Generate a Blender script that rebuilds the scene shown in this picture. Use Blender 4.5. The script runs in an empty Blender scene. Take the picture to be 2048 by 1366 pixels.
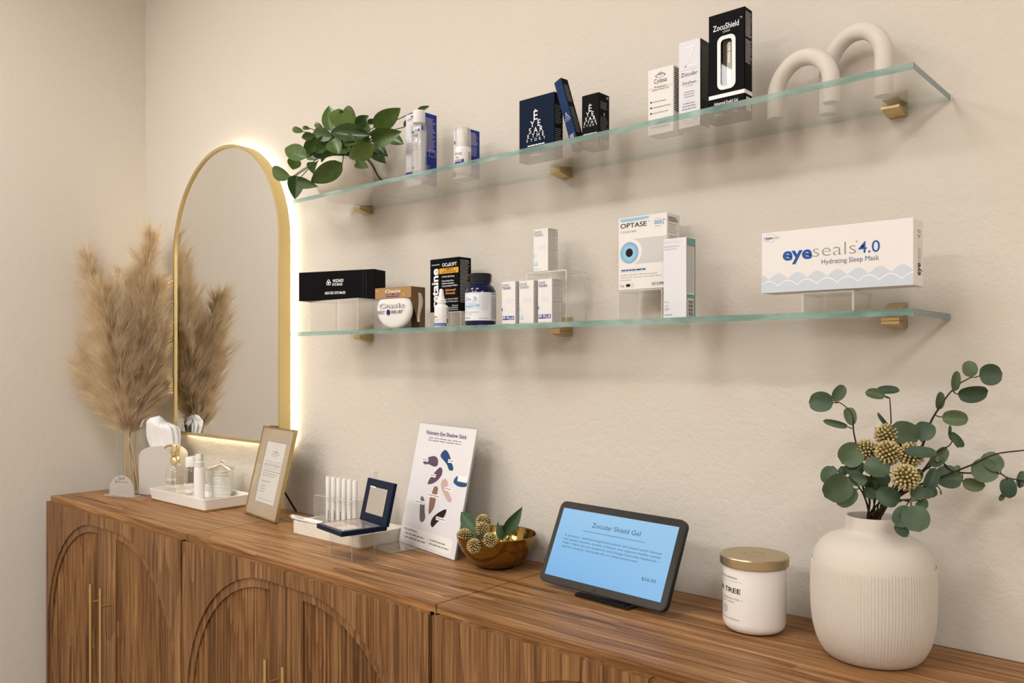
import bpy, bmesh, math, random
from mathutils import Vector, Matrix, geometry
PI = math.pi
sc = bpy.context.scene
COL = sc.collection

# ------------------------------------------------------------------ camera
CAM = Vector((0.0, -1.35, 1.2725)); YAW = 0.7251; FPX = 1667.4; HOR = 721.3
cd = bpy.data.cameras.new('camera'); co = bpy.data.objects.new('camera', cd); COL.objects.link(co)
co.location = CAM; co.rotation_euler = (PI / 2, 0, YAW)
cd.sensor_width = 36.0; cd.lens = FPX / 2048 * 36.0; cd.shift_y = (HOR - 683.0) / 2048.0
cd.clip_start = 0.01; cd.clip_end = 50
sc.camera = co
# ------------------------------------------------------------------ world, exposure
wd = bpy.data.worlds.new('world'); sc.world = wd; wd.use_nodes = True
bg = wd.node_tree.nodes['Background']; bg.inputs[0].default_value = (1.0, 0.93, 0.84, 1); bg.inputs[1].default_value = 0.02
sc.view_settings.view_transform = 'Standard'; sc.view_settings.look = 'None'
sc.view_settings.exposure = 0.0; sc.view_settings.gamma = 1.0; sc.view_settings.use_curve_mapping = False
sc.cycles.max_bounces = 7; sc.cycles.diffuse_bounces = 4; sc.cycles.glossy_bounces = 4
sc.cycles.transparent_max_bounces = 20; sc.cycles.transmission_bounces = 8
sc.cycles.sample_clamp_indirect = 4.0; sc.cycles.use_light_tree = False; sc.cycles.caustics_reflective = False; sc.cycles.caustics_refractive = False
# ceiling light panels of the room: (x, y, watts)
PANELS = [(-2.25, -1.3, 13.0), (-1.0, -1.3, 6.0), (1.2, -1.6, 12.0), (-2.25, -2.85, 23), (-1.0, -2.85, 22), (1.2, -2.85, 30)]
LAMP_COLOR = (1.0, 0.965, 0.94)
LED_COLOR = (1.0, 0.80, 0.50); LED_STRENGTH = 40.0
CEIL = 2.75

# ------------------------------------------------------------------ helpers
_F = Vector((-math.sin(YAW), math.cos(YAW), 0)); _R = Vector((math.cos(YAW), math.sin(YAW), 0)); _U = Vector((0, 0, 1))
def at(u, v, y):
    """point of the photograph on the plane at depth y in front of the back wall"""
    d = _F + (u - 1024.0) / FPX * _R - (v - HOR) / FPX * _U
    return CAM + d * ((y - CAM.y) / d.y)

def tag(o, label=None, cat=None, group=None, kind=None):
    if label: o['label'] = label
    if cat: o['category'] = cat
    if group: o['group'] = group
    if kind: o['kind'] = kind
    return o

def thing(name, label, cat, loc=(0, 0, 0), rz=0.0, group=None, rx=0.0):
    o = bpy.data.objects.new(name, None); COL.objects.link(o)
    o.empty_display_size = 0.02
    o.location = loc; o.rotation_euler = (rx, 0, rz)
    return tag(o, label, cat, group)

class MB:
    """collects geometry of ONE part"""
    def __init__(s): s.v = []; s.f = []; s.m = []
    def add(s, vs, fs, mi=0):
        b = len(s.v); s.v += [tuple(q) for q in vs]
        for f in fs: s.f.append(tuple(b + i for i in f)); s.m.append(mi)
        return s
    def box(s, x0, x1, y0, y1, z0, z1, mi=0, faces=None):
        vs = [(x0, y0, z0), (x1, y0, z0), (x1, y1, z0), (x0, y1, z0), (x0, y0, z1), (x1, y0, z1), (x1, y1, z1), (x0, y1, z1)]
        fs = dict(bottom=(0, 3, 2, 1), top=(4, 5, 6, 7), front=(0, 1, 5, 4), right=(1, 2, 6, 5), back=(2, 3, 7, 6), left=(3, 0, 4, 7))
        b = len(s.v); s.v += vs
        for k, f in fs.items():
            s.f.append(tuple(b + i for i in f)); s.m.append(faces.get(k, mi) if faces else mi)
        return s
    def bbox(s, x0, x1, y0, y1, z0, z1, bev, mi=0, seg=2, faces=None):
        bm = bmesh.new(); t = MB().box(x0, x1, y0, y1, z0, z1, mi, faces)
        bv = [bm.verts.new(q) for q in t.v]
        for f, m in zip(t.f, t.m): bm.faces.new([bv[i] for i in f]).material_index = m
        bmesh.ops.bevel(bm, geom=bm.edges[:], offset=bev, segments=seg, affect='EDGES', profile=0.5)
        s.bm(bm); bm.free(); return s
    def bm(s, bm):
        bm.verts.index_update(); b = len(s.v)
        s.v += [tuple(q.co) for q in bm.verts]
        for f in bm.faces: s.f.append(tuple(b + q.index for q in f.verts)); s.m.append(f.material_index)
        return s
    def lathe(s, prof, n=32, c=(0, 0, 0), mi=0, cap0=True, cap1=True, sy=1.0, rib=None):
        vs = []; fs = []
        for k, (r, z) in enumerate(prof):
            for i in range(n):
                a = 2 * PI * i / n; rr = r
                if rib: rr = rib(r, z, a, i)
                vs.append((c[0] + rr * math.cos(a), c[1] + rr * math.sin(a) * sy, c[2] + z))
        for k in range(len(prof) - 1):
            for i in range(n):
                j = (i + 1) % n
                fs.append((k * n + i, k * n + j, (k + 1) * n + j, (k + 1) * n + i))
        if cap0 and prof[0][0] > 1e-6: fs.append(tuple(range(n - 1, -1, -1)))
        if cap1 and prof[-1][0] > 1e-6: fs.append(tuple((len(prof) - 1) * n + i for i in range(n)))
        return s.add(vs, fs, mi)
    def tube(s, pts, r, n=8, mi=0, cap=True, closed=False):
        P = [Vector(p) for p in pts]; N = len(P)
        rs = r if isinstance(r, (list, tuple)) else [r] * N
        vs = []; fs = []; up = None
        for i in range(N):
            if closed: t = (P[(i + 1) % N] - P[i - 1])
            else: t = (P[min(i + 1, N - 1)] - P[max(i - 1, 0)])
            t.normalize()
            if up is None:
                up = Vector((0, 0, 1)) if abs(t.z) < 0.9 else Vector((0, 1, 0))
            a = (up - t * up.dot(t)).normalized(); b = t.cross(a); up = a
            for k in range(n):
                w = 2 * PI * k / n
                vs.append(P[i] + (a * math.cos(w) + b * math.sin(w)) * rs[i])
        M = N if closed else N - 1
        for i in range(M):
            for k in range(n):
                k2 = (k + 1) % n; i2 = (i + 1) % N
                fs.append((i * n + k, i * n + k2, i2 * n + k2, i2 * n + k))
        if cap and not closed:
            fs.append(tuple(range(n - 1, -1, -1))); fs.append(tuple((N - 1) * n + k for k in range(n)))
        return s.add(vs, fs, mi)
    def prism(s, loops, y0, y1, mi=0, plane='xz', back=True, mi_side=None):
        """loops: 2-D loops (first outer, rest holes) extruded along the third axis from y0 (front) to y1"""
        def p3(q, y):
            return {'xz': (q[0], y, q[1]), 'xy': (q[0], q[1], y), 'yz': (y, q[0], q[1])}[plane]
        flat = [q for l in loops for q in l]; n = len(flat)
        tri = geometry.tessellate_polygon([[Vector((q[0], q[1], 0)) for q in l] for l in loops])
        vs = [p3(q, y0) for q in flat] + [p3(q, y1) for q in flat]
        fs = [tuple(t) for t in tri]
        s.add(vs, fs, mi); b = len(s.v) - 2 * n
        if back:
            for t in tri: s.f.append(tuple(b + n + i for i in reversed(t))); s.m.append(mi)
        o = 0; ms = mi if mi_side is None else mi_side
        for l in loops:
            m = len(l)
            for i in range(m):
                j = (i + 1) % m
                s.f.append((b + o + i, b + o + j, b + n + o + j, b + n + o + i)); s.m.append(ms)
            o += m
        return s
    def sphere(s, c, rx, ry=None, rz=None, n=16, m=10, mi=0):
        ry = ry or rx; rz = rz or rx
        prof = []
        vs = [(c[0], c[1], c[2] - rz)]; fs = []
        for k in range(1, m):
            th = -PI / 2 + PI * k / m
            for i in range(n):
                a = 2 * PI * i / n
                vs.append((c[0] + rx * math.cos(th) * math.cos(a), c[1] + ry * math.cos(th) * math.sin(a), c[2] + rz * math.sin(th)))
        vs.append((c[0], c[1], c[2] + rz)); L = len(vs) - 1
        for i in range(n): fs.append((0, 1 + (i + 1) % n, 1 + i))
        for k in range(m - 2):
            for i in range(n):
                j = (i + 1) % n; fs.append((1 + k * n + i, 1 + k * n + j, 1 + (k + 1) * n + j, 1 + (k + 1) * n + i))
        for i in range(n): fs.append((1 + (m - 2) * n + i, 1 + (m - 2) * n + (i + 1) % n, L))
        return s.add(vs, fs, mi)
    def mesh(s, name, mats, smooth=None, recalc=True):
        me = bpy.data.meshes.new(name); me.from_pydata(s.v, [], s.f)
        for m in (mats if isinstance(mats, (list, tuple)) else [mats]): me.materials.append(m)
        me.polygons.foreach_set('material_index', s.m)
        if recalc:
            bm = bmesh.new(); bm.from_mesh(me); bmesh.ops.recalc_face_normals(bm, faces=bm.faces[:]); bm.to_mesh(me); bm.free()
        if smooth is not None:
            me.polygons.foreach_set('use_smooth', [True] * len(me.polygons))
            me.set_sharp_from_angle(angle=math.radians(smooth))
        me.update(); return me
    def build(s, name, mats, parent=None, loc=None, rz=0.0, smooth=None, recalc=True, rx=0.0):
        o = bpy.data.objects.new(name, s.mesh(name, mats, smooth, recalc)); COL.objects.link(o)
        if parent is not None: o.parent = parent
        if loc is not None: o.location = loc
        o.rotation_euler = (rx, 0, rz)
        return o

def rrect(x0, x1, z0, z1, r, n=5):
    pts = []
    for cx, cz, a0 in ((x1 - r, z1 - r, 0), (x0 + r, z1 - r, PI / 2), (x0 + r, z0 + r, PI), (x1 - r, z0 + r, 1.5 * PI)):
        for i in range(n + 1):
            a = a0 + PI / 2 * i / n; pts.append((cx + r * math.cos(a), cz + r * math.sin(a)))
    return pts

def catmull(pts, sub=4):
    P = [Vector(p) for p in pts]; out = []
    for i in range(len(P) - 1):
        p0 = P[max(i - 1, 0)]; p1 = P[i]; p2 = P[i + 1]; p3 = P[min(i + 2, len(P) - 1)]
        for k in range(sub):
            t = k / sub
            out.append(0.5 * ((2 * p1) + (p2 - p0) * t + (2 * p0 - 5 * p1 + 4 * p2 - p3) * t * t + (3 * p1 - p0 - 3 * p2 + p3) * t ** 3))
    out.append(P[-1]); return out

# ------------------------------------------------------------------ materials
def nodes_of(name):
    m = bpy.data.materials.new(name); m.use_nodes = True
    nt = m.node_tree; return m, nt, nt.nodes['Principled BSDF']
def mat(name, col, rough=0.5, metal=0.0, emit=None, estr=0.0, spec=0.22, coat=0.0, sss=0.0, trans=0.0):
    m, nt, b = nodes_of(name)
    b.inputs['Base Color'].default_value = (*col, 1); b.inputs['Roughness'].default_value = rough
    b.inputs['Metallic'].default_value = metal; b.inputs['Specular IOR Level'].default_value = spec
    b.inputs['Coat Weight'].default_value = coat
    if sss: b.inputs['Subsurface Weight'].default_value = sss; b.inputs['Subsurface Radius'].default_value = (0.01, 0.008, 0.006)
    if emit: b.inputs['Emission Color'].default_value = (*emit, 1); b.inputs['Emission Strength'].default_value = estr
    return m
def nd(nt, typ, **kw):
    n = nt.nodes.new(typ)
    for k, v in kw.items():
        if k in n.inputs.keys() if isinstance(k, str) else False: n.inputs[k].default_value = v
        else: setattr(n, k, v)
    return n
def noise(nt, vec, scale, detail=4, rough=0.5, dist=0.0):
    n = nt.nodes.new('ShaderNodeTexNoise'); n.inputs['Scale'].default_value = scale; n.inputs['Detail'].default_value = detail
    n.inputs['Roughness'].default_value = rough; n.inputs['Distortion'].default_value = dist
    if vec is not None: nt.links.new(vec, n.inputs['Vector'])
    return n.outputs['Fac']
def ramp(nt, fac, stops):
    r = nt.nodes.new('ShaderNodeValToRGB'); e = r.color_ramp.elements
    while len(e) < len(stops): e.new(0.5)
    for q, (p, c) in zip(e, stops): q.position = p; q.color = (*c, 1)
    nt.links.new(fac, r.inputs[0]); return r.outputs[0]
def math_(nt, op, a, b=None, c=None):
    n = nt.nodes.new('ShaderNodeMath'); n.operation = op
    for i, q in enumerate((a, b, c)):
        if q is None: continue
        if isinstance(q, (int, float)): n.inputs[i].default_value = q
        else: nt.links.new(q, n.inputs[i])
    return n.outputs[0]
def pos(nt, scale=(1, 1, 1)):
    g = nt.nodes.new('ShaderNodeNewGeometry'); mp = nt.nodes.new('ShaderNodeMapping'); mp.inputs['Scale'].default_value = scale
    nt.links.new(g.outputs['Position'], mp.inputs['Vector']); return mp.outputs[0]
def bump(nt, b, h, strength, dist):
    n = nt.nodes.new('ShaderNodeBump'); n.inputs['Strength'].default_value = strength; n.inputs['Distance'].default_value = dist
    nt.links.new(h, n.inputs['Height']); nt.links.new(n.outputs[0], b.inputs['Normal'])

def wall_mat(name, col):
    m, nt, b = nodes_of(name); b.inputs['Roughness'].default_value = 0.8; b.inputs['Specular IOR Level'].default_value = 0.2
    b.inputs['Base Color'].default_value = (*col, 1); p = pos(nt)
    c = noise(nt, p, 55, 4, 0.62, 0.3)
    rdg = math_(nt, 'ABSOLUTE', math_(nt, 'SUBTRACT', noise(nt, p, 24, 2.0, 0.55, 0.8), 0.5))      # trowel edges
    rdg = math_(nt, 'SMOOTH_MIN', rdg, 0.06, 0.03)
    h = math_(nt, 'ADD', math_(nt, 'MULTIPLY', c, 1.0), math_(nt, 'MULTIPLY', rdg, 1.3))
    bump(nt, b, h, 0.42, 0.004); return m

def wood_mat(name, axis, k=1.0):
    m, nt, b = nodes_of(name)
    def st(l, a): return pos(nt, (l, a, a) if axis == 'x' else (a, a, l))
    big = noise(nt, st(0.9, 9), 1.3, 3, 0.6, 1.2)
    w = math_(nt, 'FRACT', math_(nt, 'MULTIPLY', noise(nt, st(0.7, 6), 1.1, 2, 0.5, 0.5), 9.0))       # growth rings
    med = noise(nt, st(2.4, 95), 1.0, 4, 0.7, 0.3); pore = noise(nt, st(7, 330), 1.0, 2, 0.5)
    fac = math_(nt, 'ADD', math_(nt, 'MULTIPLY', big, 0.34), math_(nt, 'MULTIPLY', w, 0.13)); fac = math_(nt, 'ADD', fac, math_(nt, 'MULTIPLY', med, 0.58))
    c = ramp(nt, fac, [(q, tuple(k * t for t in v)) for q, v in ((0.34, (0.100, 0.043, 0.014)), (0.48, (0.205, 0.099, 0.036)), (0.60, (0.320, 0.166, 0.066)), (0.76, (0.45, 0.257, 0.114)))])
    mx = nt.nodes.new('ShaderNodeMix'); mx.data_type = 'RGBA'; mx.blend_type = 'MULTIPLY'; mx.inputs['Factor'].default_value = 0.85
    nt.links.new(ramp(nt, pore, [(0.36, (0.50, 0.45, 0.42)), (0.54, (1, 1, 1))]), mx.inputs['B']); nt.links.new(c, mx.inputs['A'])
    nt.links.new(mx.outputs['Result'], b.inputs['Base Color'])
    b.inputs['Roughness'].default_value = 0.45; b.inputs['Specular IOR Level'].default_value = 0.22
    bump(nt, b, math_(nt, 'ADD', pore, math_(nt, 'MULTIPLY', med, 0.6)), 0.15, 0.001); return m

def clear_mat(name, tint=(0.97, 0.985, 0.98), f0=0.045, rough=0.02, body=0.0, bodycol=(0.8, 0.85, 0.85), power=5.0):
    """clear sheet: see-through with Schlick reflection; 'body' adds a little milky surface"""
    m = bpy.data.materials.new(name); m.use_nodes = True; nt = m.node_tree; nt.nodes.clear()
    out = nt.nodes.new('ShaderNodeOutputMaterial'); tr = nt.nodes.new('ShaderNodeBsdfTransparent'); tr.inputs[0].default_value = (*tint, 1)
    gl = nt.nodes.new('ShaderNodeBsdfGlossy'); gl.inputs['Roughness'].default_value = rough; gl.inputs[0].default_value = (1, 1, 1, 1)
    lw = nt.nodes.new('ShaderNodeLayerWeight'); lw.inputs[0].default_value = 0.5
    fr = math_(nt, 'ADD', math_(nt, 'MULTIPLY', math_(nt, 'POWER', lw.outputs['Facing'], power), 1 - f0), f0)
    mx = nt.nodes.new('ShaderNodeMixShader'); nt.links.new(fr, mx.inputs[0]); nt.links.new(gl.outputs[0], mx.inputs[2])
    if body > 0:
        df = nt.nodes.new('ShaderNodeBsdfDiffuse'); df.inputs[0].default_value = (*bodycol, 1)
        m2 = nt.nodes.new('ShaderNodeMixShader'); m2.inputs[0].default_value = body
        nt.links.new(tr.outputs[0], m2.inputs[1]); nt.links.new(df.outputs[0], m2.inputs[2]); nt.links.new(m2.outputs[0], mx.inputs[1])
    else: nt.links.new(tr.outputs[0], mx.inputs[1])
    nt.links.new(mx.outputs[0], out.inputs[0]); return m

M = {}
M['wall'] = wall_mat('plaster', (0.645, 0.604, 0.540))
M['wall_plain'] = mat('plain_plaster', (0.645, 0.604, 0.540), 0.8, spec=0.2)
M['ceiling'] = mat('ceiling_paint', (0.85, 0.83, 0.79), 0.8); M['floor'] = mat('floor_board', (0.42, 0.33, 0.25), 0.4)
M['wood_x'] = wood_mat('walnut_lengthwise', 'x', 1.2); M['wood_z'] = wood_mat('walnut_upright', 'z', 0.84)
M['brass'] = mat('brushed_brass', (0.62, 0.46, 0.21), 0.38, 1.0); M['framegold'] = mat('frame_gold', (0.74, 0.61, 0.31), 0.38, 1.0); M['gold'] = mat('polished_gold', (0.80, 0.66, 0.38), 0.12, 1.0)
M['bracket'] = mat('satin_gold', (0.58, 0.45, 0.22), 0.38, 1.0); M['lidgold'] = mat('lid_gold', (0.52, 0.42, 0.26), 0.32, 1.0)
M['mirror'] = mat('mirror_silver', (0.90, 0.90, 0.88), 0.0, 1.0)
M['led'] = mat('led_strip', (1, 1, 1), 0.5, emit=LED_COLOR, estr=LED_STRENGTH)
M['lens'] = mat('lamp_lens', (1, 1, 1), 0.5, emit=LAMP_COLOR, estr=6.0); M['lens'].cycles.emission_sampling = 'NONE'; M['trimwhite'] = mat('trim_white', (0.85, 0.85, 0.83), 0.4)
M['shelf'] = clear_mat('shelf_glass', (0.982, 0.995, 0.99), 0.035, power=3.3)
M['glass'] = clear_mat('clear_glass', (0.985, 0.99, 0.985), 0.05, power=3.8); M['acrylic'] = clear_mat('clear_acrylic', (0.985, 0.988, 0.985), 0.045, power=4.2)
M['acrylic_edge'] = clear_mat('acrylic_edge', (0.86, 0.87, 0.85), 0.10, 0.1, body=0.35, bodycol=(0.82, 0.82, 0.79))
M['film'] = clear_mat('clear_film', (0.97, 0.97, 0.96), 0.012)
M['frosted'] = clear_mat('frosted_acrylic', (0.93, 0.92, 0.90), 0.05, 0.3, body=0.28, bodycol=(0.84, 0.82, 0.79))
# glass edge of the shelves: green glass seen through its long side
def edge_mat():
    m, nt, b = nodes_of('shelf_glass_edge'); p = pos(nt, (14, 14, 60))
    c = ramp(nt, noise(nt, p, 1.0, 2, 0.5, 0.4), [(0.35, (0.14, 0.26, 0.23)), (0.55, (0.25, 0.40, 0.365)), (0.72, (0.42, 0.56, 0.53))])
    nt.links.new(c, b.inputs['Base Color']); b.inputs['Roughness'].default_value = 0.08; b.inputs['Coat Weight'].default_value = 0.4
    tr = nt.nodes.new('ShaderNodeBsdfTransparent'); tr.inputs[0].default_value = (0.60, 0.82, 0.76, 1); mx = nt.nodes.new('ShaderNodeMixShader'); mx.inputs[0].default_value = 0.55
    nt.links.new(tr.outputs[0], mx.inputs[1]); nt.links.new(b.outputs[0], mx.inputs[2]); nt.links.new(mx.outputs[0], nt.nodes['Material Output'].inputs[0]); return m
M['shelf_edge'] = edge_mat(); M['shelf_back'] = clear_mat('shelf_glass_back', (0.88, 0.95, 0.93), 0.05, body=0.16, bodycol=(0.60, 0.70, 0.67)); M['shelf_end'] = mat('shelf_glass_end', (0.13, 0.20, 0.205), 0.15, spec=0.5)
M['white'] = mat('white_card', (0.74, 0.725, 0.71), 0.45, spec=0.3); M['cream'] = mat('cream_card', (0.80, 0.76, 0.70), 0.5)
M['lav'] = mat('white_card_cool', (0.69, 0.70, 0.74), 0.42, spec=0.3)
M['black'] = mat('black_card', (0.004, 0.004, 0.005), 0.5, spec=0.05); M['ink'] = mat('ink_black', (0.012, 0.012, 0.014), 0.6, spec=0.15)
M['grey'] = mat('ink_grey', (0.25, 0.25, 0.26), 0.5); M['lgrey'] = mat('ink_light_grey', (0.45, 0.45, 0.45), 0.5)
M['navy'] = mat('navy_card', (0.0025, 0.009, 0.030), 0.45, spec=0.06); M['navyink'] = mat('ink_navy', (0.010, 0.022, 0.10), 0.5)
M['royal'] = mat('ink_royal_blue', (0.010, 0.030, 0.28), 0.4); M['blueink'] = mat('ink_blue', (0.015, 0.085, 0.34), 0.45)
M['slate'] = mat('ink_slate', (0.07, 0.08, 0.18), 0.5); M['purple'] = mat('ink_purple', (0.05, 0.015, 0.20), 0.5)
M['sky'] = mat('ink_sky', (0.30, 0.52, 0.68), 0.5); M['pale'] = mat('ink_pale_blue', (0.55, 0.61, 0.68), 0.5); M['fog'] = mat('ink_fog', (0.56, 0.55, 0.55), 0.5); M['iris'] = mat('ink_iris', (0.22, 0.46, 0.66), 0.4)
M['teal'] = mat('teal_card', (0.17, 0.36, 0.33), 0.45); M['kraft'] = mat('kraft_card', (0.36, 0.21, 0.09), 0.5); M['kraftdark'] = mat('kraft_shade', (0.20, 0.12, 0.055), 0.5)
M['whiteink'] = mat('ink_white', (0.85, 0.85, 0.85), 0.5); M['silverink'] = mat('ink_silver', (0.55, 0.56, 0.58), 0.35, 0.3)
M['amber'] = mat('ink_amber', (0.72, 0.36, 0.03), 0.5); M['orange'] = mat('ink_orange', (0.80, 0.36, 0.10), 0.5)
M['cobalt'] = mat('cobalt_plastic', (0.002, 0.005, 0.045), 0.12, coat=0.15, spec=0.3); M['capblack'] = mat('cap_black', (0.012, 0.014, 0.016), 0.25)
M['plastic'] = mat('white_plastic', (0.78, 0.77, 0.75), 0.28, spec=0.5); M['ceramic'] = mat('matte_ceramic', (0.585, 0.54, 0.48), 0.7, spec=0.2)
M['potcream'] = mat('pot_cream', (0.74, 0.67, 0.58), 0.6); M['soil'] = mat('dark_moss', (0.02, 0.018, 0.010), 0.9)
M['clay'] = mat('clay_white', (0.66, 0.615, 0.555), 0.75, spec=0.2); M['stone'] = mat('white_stone', (0.84, 0.81, 0.78), 0.25)
M['tissuebox'] = mat('stone_grey', (0.55, 0.52, 0.47), 0.6); M['tissue'] = mat('tissue_paper', (0.86, 0.85, 0.85), 0.8, sss=0.0)
M['cotton'] = mat('cotton_wool', (0.90, 0.89, 0.87), 0.9); M['wax'] = mat('candle_glass', (0.82, 0.80, 0.77), 0.12, coat=0.6)
M['charcoal'] = mat('charcoal_plastic', (0.012, 0.012, 0.013), 0.4, spec=0.25); M['bezel'] = mat('bezel_glass', (0.030, 0.028, 0.026), 0.12, spec=0.35)
M['champagne'] = mat('champagne_mat', (0.58, 0.47, 0.34), 0.35, 0.25); M['paper'] = mat('paper', (0.82, 0.81, 0.78), 0.5)
M['navyplastic'] = mat('navy_plastic', (0.004, 0.012, 0.034), 0.35, spec=0.15); M['pan'] = mat('palette_cover', (0.30, 0.29, 0.29), 0.08, coat=0.7)
M['silver'] = mat('silver_tube', (0.62, 0.60, 0.56), 0.35, 0.15)
M['stemtan'] = mat('dry_stem', (0.58, 0.42, 0.22), 0.7); M['twig'] = mat('dark_twig', (0.035, 0.020, 0.012), 0.7); M['greenstem'] = mat('green_stem', (0.03, 0.05, 0.015), 0.6)
def leaf_mat(name, lo, hi, rough=0.42, vein=0.0):
    m, nt, b = nodes_of(name); oi = nt.nodes.new('ShaderNodeObjectInfo')
    f = math_(nt, 'ADD', math_(nt, 'MULTIPLY', noise(nt, pos(nt), 60, 3), 0.5), math_(nt, 'MULTIPLY', oi.outputs['Random'], 0.55))
    nt.links.new(ramp(nt, f, [(0.2, lo), (0.8, hi)]), b.inputs['Base Color']); b.inputs['Roughness'].default_value = rough
    b.inputs['Specular IOR Level'].default_value = 0.4; bump(nt, b, noise(nt, pos(nt), 400, 2), 0.12, 0.0006); return m
M['leaf'] = leaf_mat('pothos_leaf', (0.015, 0.043, 0.007), (0.080, 0.145, 0.022), 0.34)
M['euca'] = leaf_mat('eucalyptus_leaf', (0.020, 0.050, 0.026), (0.085, 0.125, 0.058), 0.5)
M['rose'] = leaf_mat('serrated_leaf', (0.022, 0.056, 0.024), (0.05, 0.10, 0.045), 0.5)
M['sage'] = leaf_mat('sage_leaf', (0.10, 0.13, 0.11), (0.18, 0.21, 0.18), 0.6)
def berry_mat():
    m, nt, b = nodes_of('berries')
    nt.links.new(ramp(nt, noise(nt, pos(nt), 180, 1), [(0.35, (0.30, 0.22, 0.07)), (0.6, (0.60, 0.49, 0.24))]), b.inputs['Base Color']); b.inputs['Roughness'].default_value = 0.4; return m
M['berry'] = berry_mat()
def plume_mat():
    m = bpy.data.materials.new('plume'); m.use_nodes = True; nt = m.node_tree; nt.nodes.clear(); out = nt.nodes.new('ShaderNodeOutputMaterial')
    c = ramp(nt, noise(nt, pos(nt), 24, 2), [(0.3, (0.66, 0.52, 0.34)), (0.7, (0.90, 0.78, 0.58))])
    d = nt.nodes.new('ShaderNodeBsdfDiffuse'); t = nt.nodes.new('ShaderNodeBsdfTranslucent'); mx = nt.nodes.new('ShaderNodeMixShader'); mx.inputs[0].default_value = 0.45
    nt.links.new(c, d.inputs[0]); nt.links.new(c, t.inputs[0]); nt.links.new(d.outputs[0], mx.inputs[1]); nt.links.new(t.outputs[0], mx.inputs[2]); nt.links.new(mx.outputs[0], out.inputs[0]); return m
M['plume'] = plume_mat()
def speckle_mat():
    m, nt, b = nodes_of('terrazzo'); v = nt.nodes.new('ShaderNodeTexVoronoi'); v.inputs['Scale'].default_value = 330
    nt.links.new(pos(nt), v.inputs['Vector']); g = noise(nt, pos(nt), 45, 2)
    sp = math_(nt, 'LESS_THAN', v.outputs['Distance'], math_(nt, 'MULTIPLY', math_(nt, 'SUBTRACT', g, 0.36), 0.95))
    nt.links.new(ramp(nt, sp, [(0.2, (0.76, 0.71, 0.63)), (0.8, (0.24, 0.18, 0.12))]), b.inputs['Base Color']); b.inputs['Roughness'].default_value = 0.6; return m
M['terrazzo'] = speckle_mat()
def screen_mat():
    m, nt, b = nodes_of('lit_screen'); b.inputs['Base Color'].default_value = (0.01, 0.01, 0.01, 1); b.inputs['Roughness'].default_value = 0.1
    tc = nt.nodes.new('ShaderNodeTexCoord'); sx = nt.nodes.new('ShaderNodeSeparateXYZ'); nt.links.new(tc.outputs['Generated'], sx.inputs[0])
    f = math_(nt, 'ADD', math_(nt, 'MULTIPLY', sx.outputs['Z'], 0.75), math_(nt, 'MULTIPLY', sx.outputs['X'], 0.25))
    nt.links.new(ramp(nt, f, [(0.0, (0.155, 0.42, 0.74)), (1.0, (0.31, 0.56, 0.80))]), b.inputs['Emission Color']); b.inputs['Emission Strength'].default_value = 1.0; return m
M['screen'] = screen_mat()
M['bowl'] = None
def bowl_mat():
    m, nt, b = nodes_of('hammered_gold'); b.inputs['Metallic'].default_value = 1.0; b.inputs['Roughness'].default_value = 0.16
    b.inputs['Base Color'].default_value = (0.30, 0.195, 0.055, 1)
    v = nt.nodes.new('ShaderNodeTexVoronoi'); v.inputs['Scale'].default_value = 90; nt.links.new(pos(nt), v.inputs['Vector'])
    bump(nt, b, v.outputs['Distance'], 0.25, 0.002); return m
M['bowl'] = bowl_mat()

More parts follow.
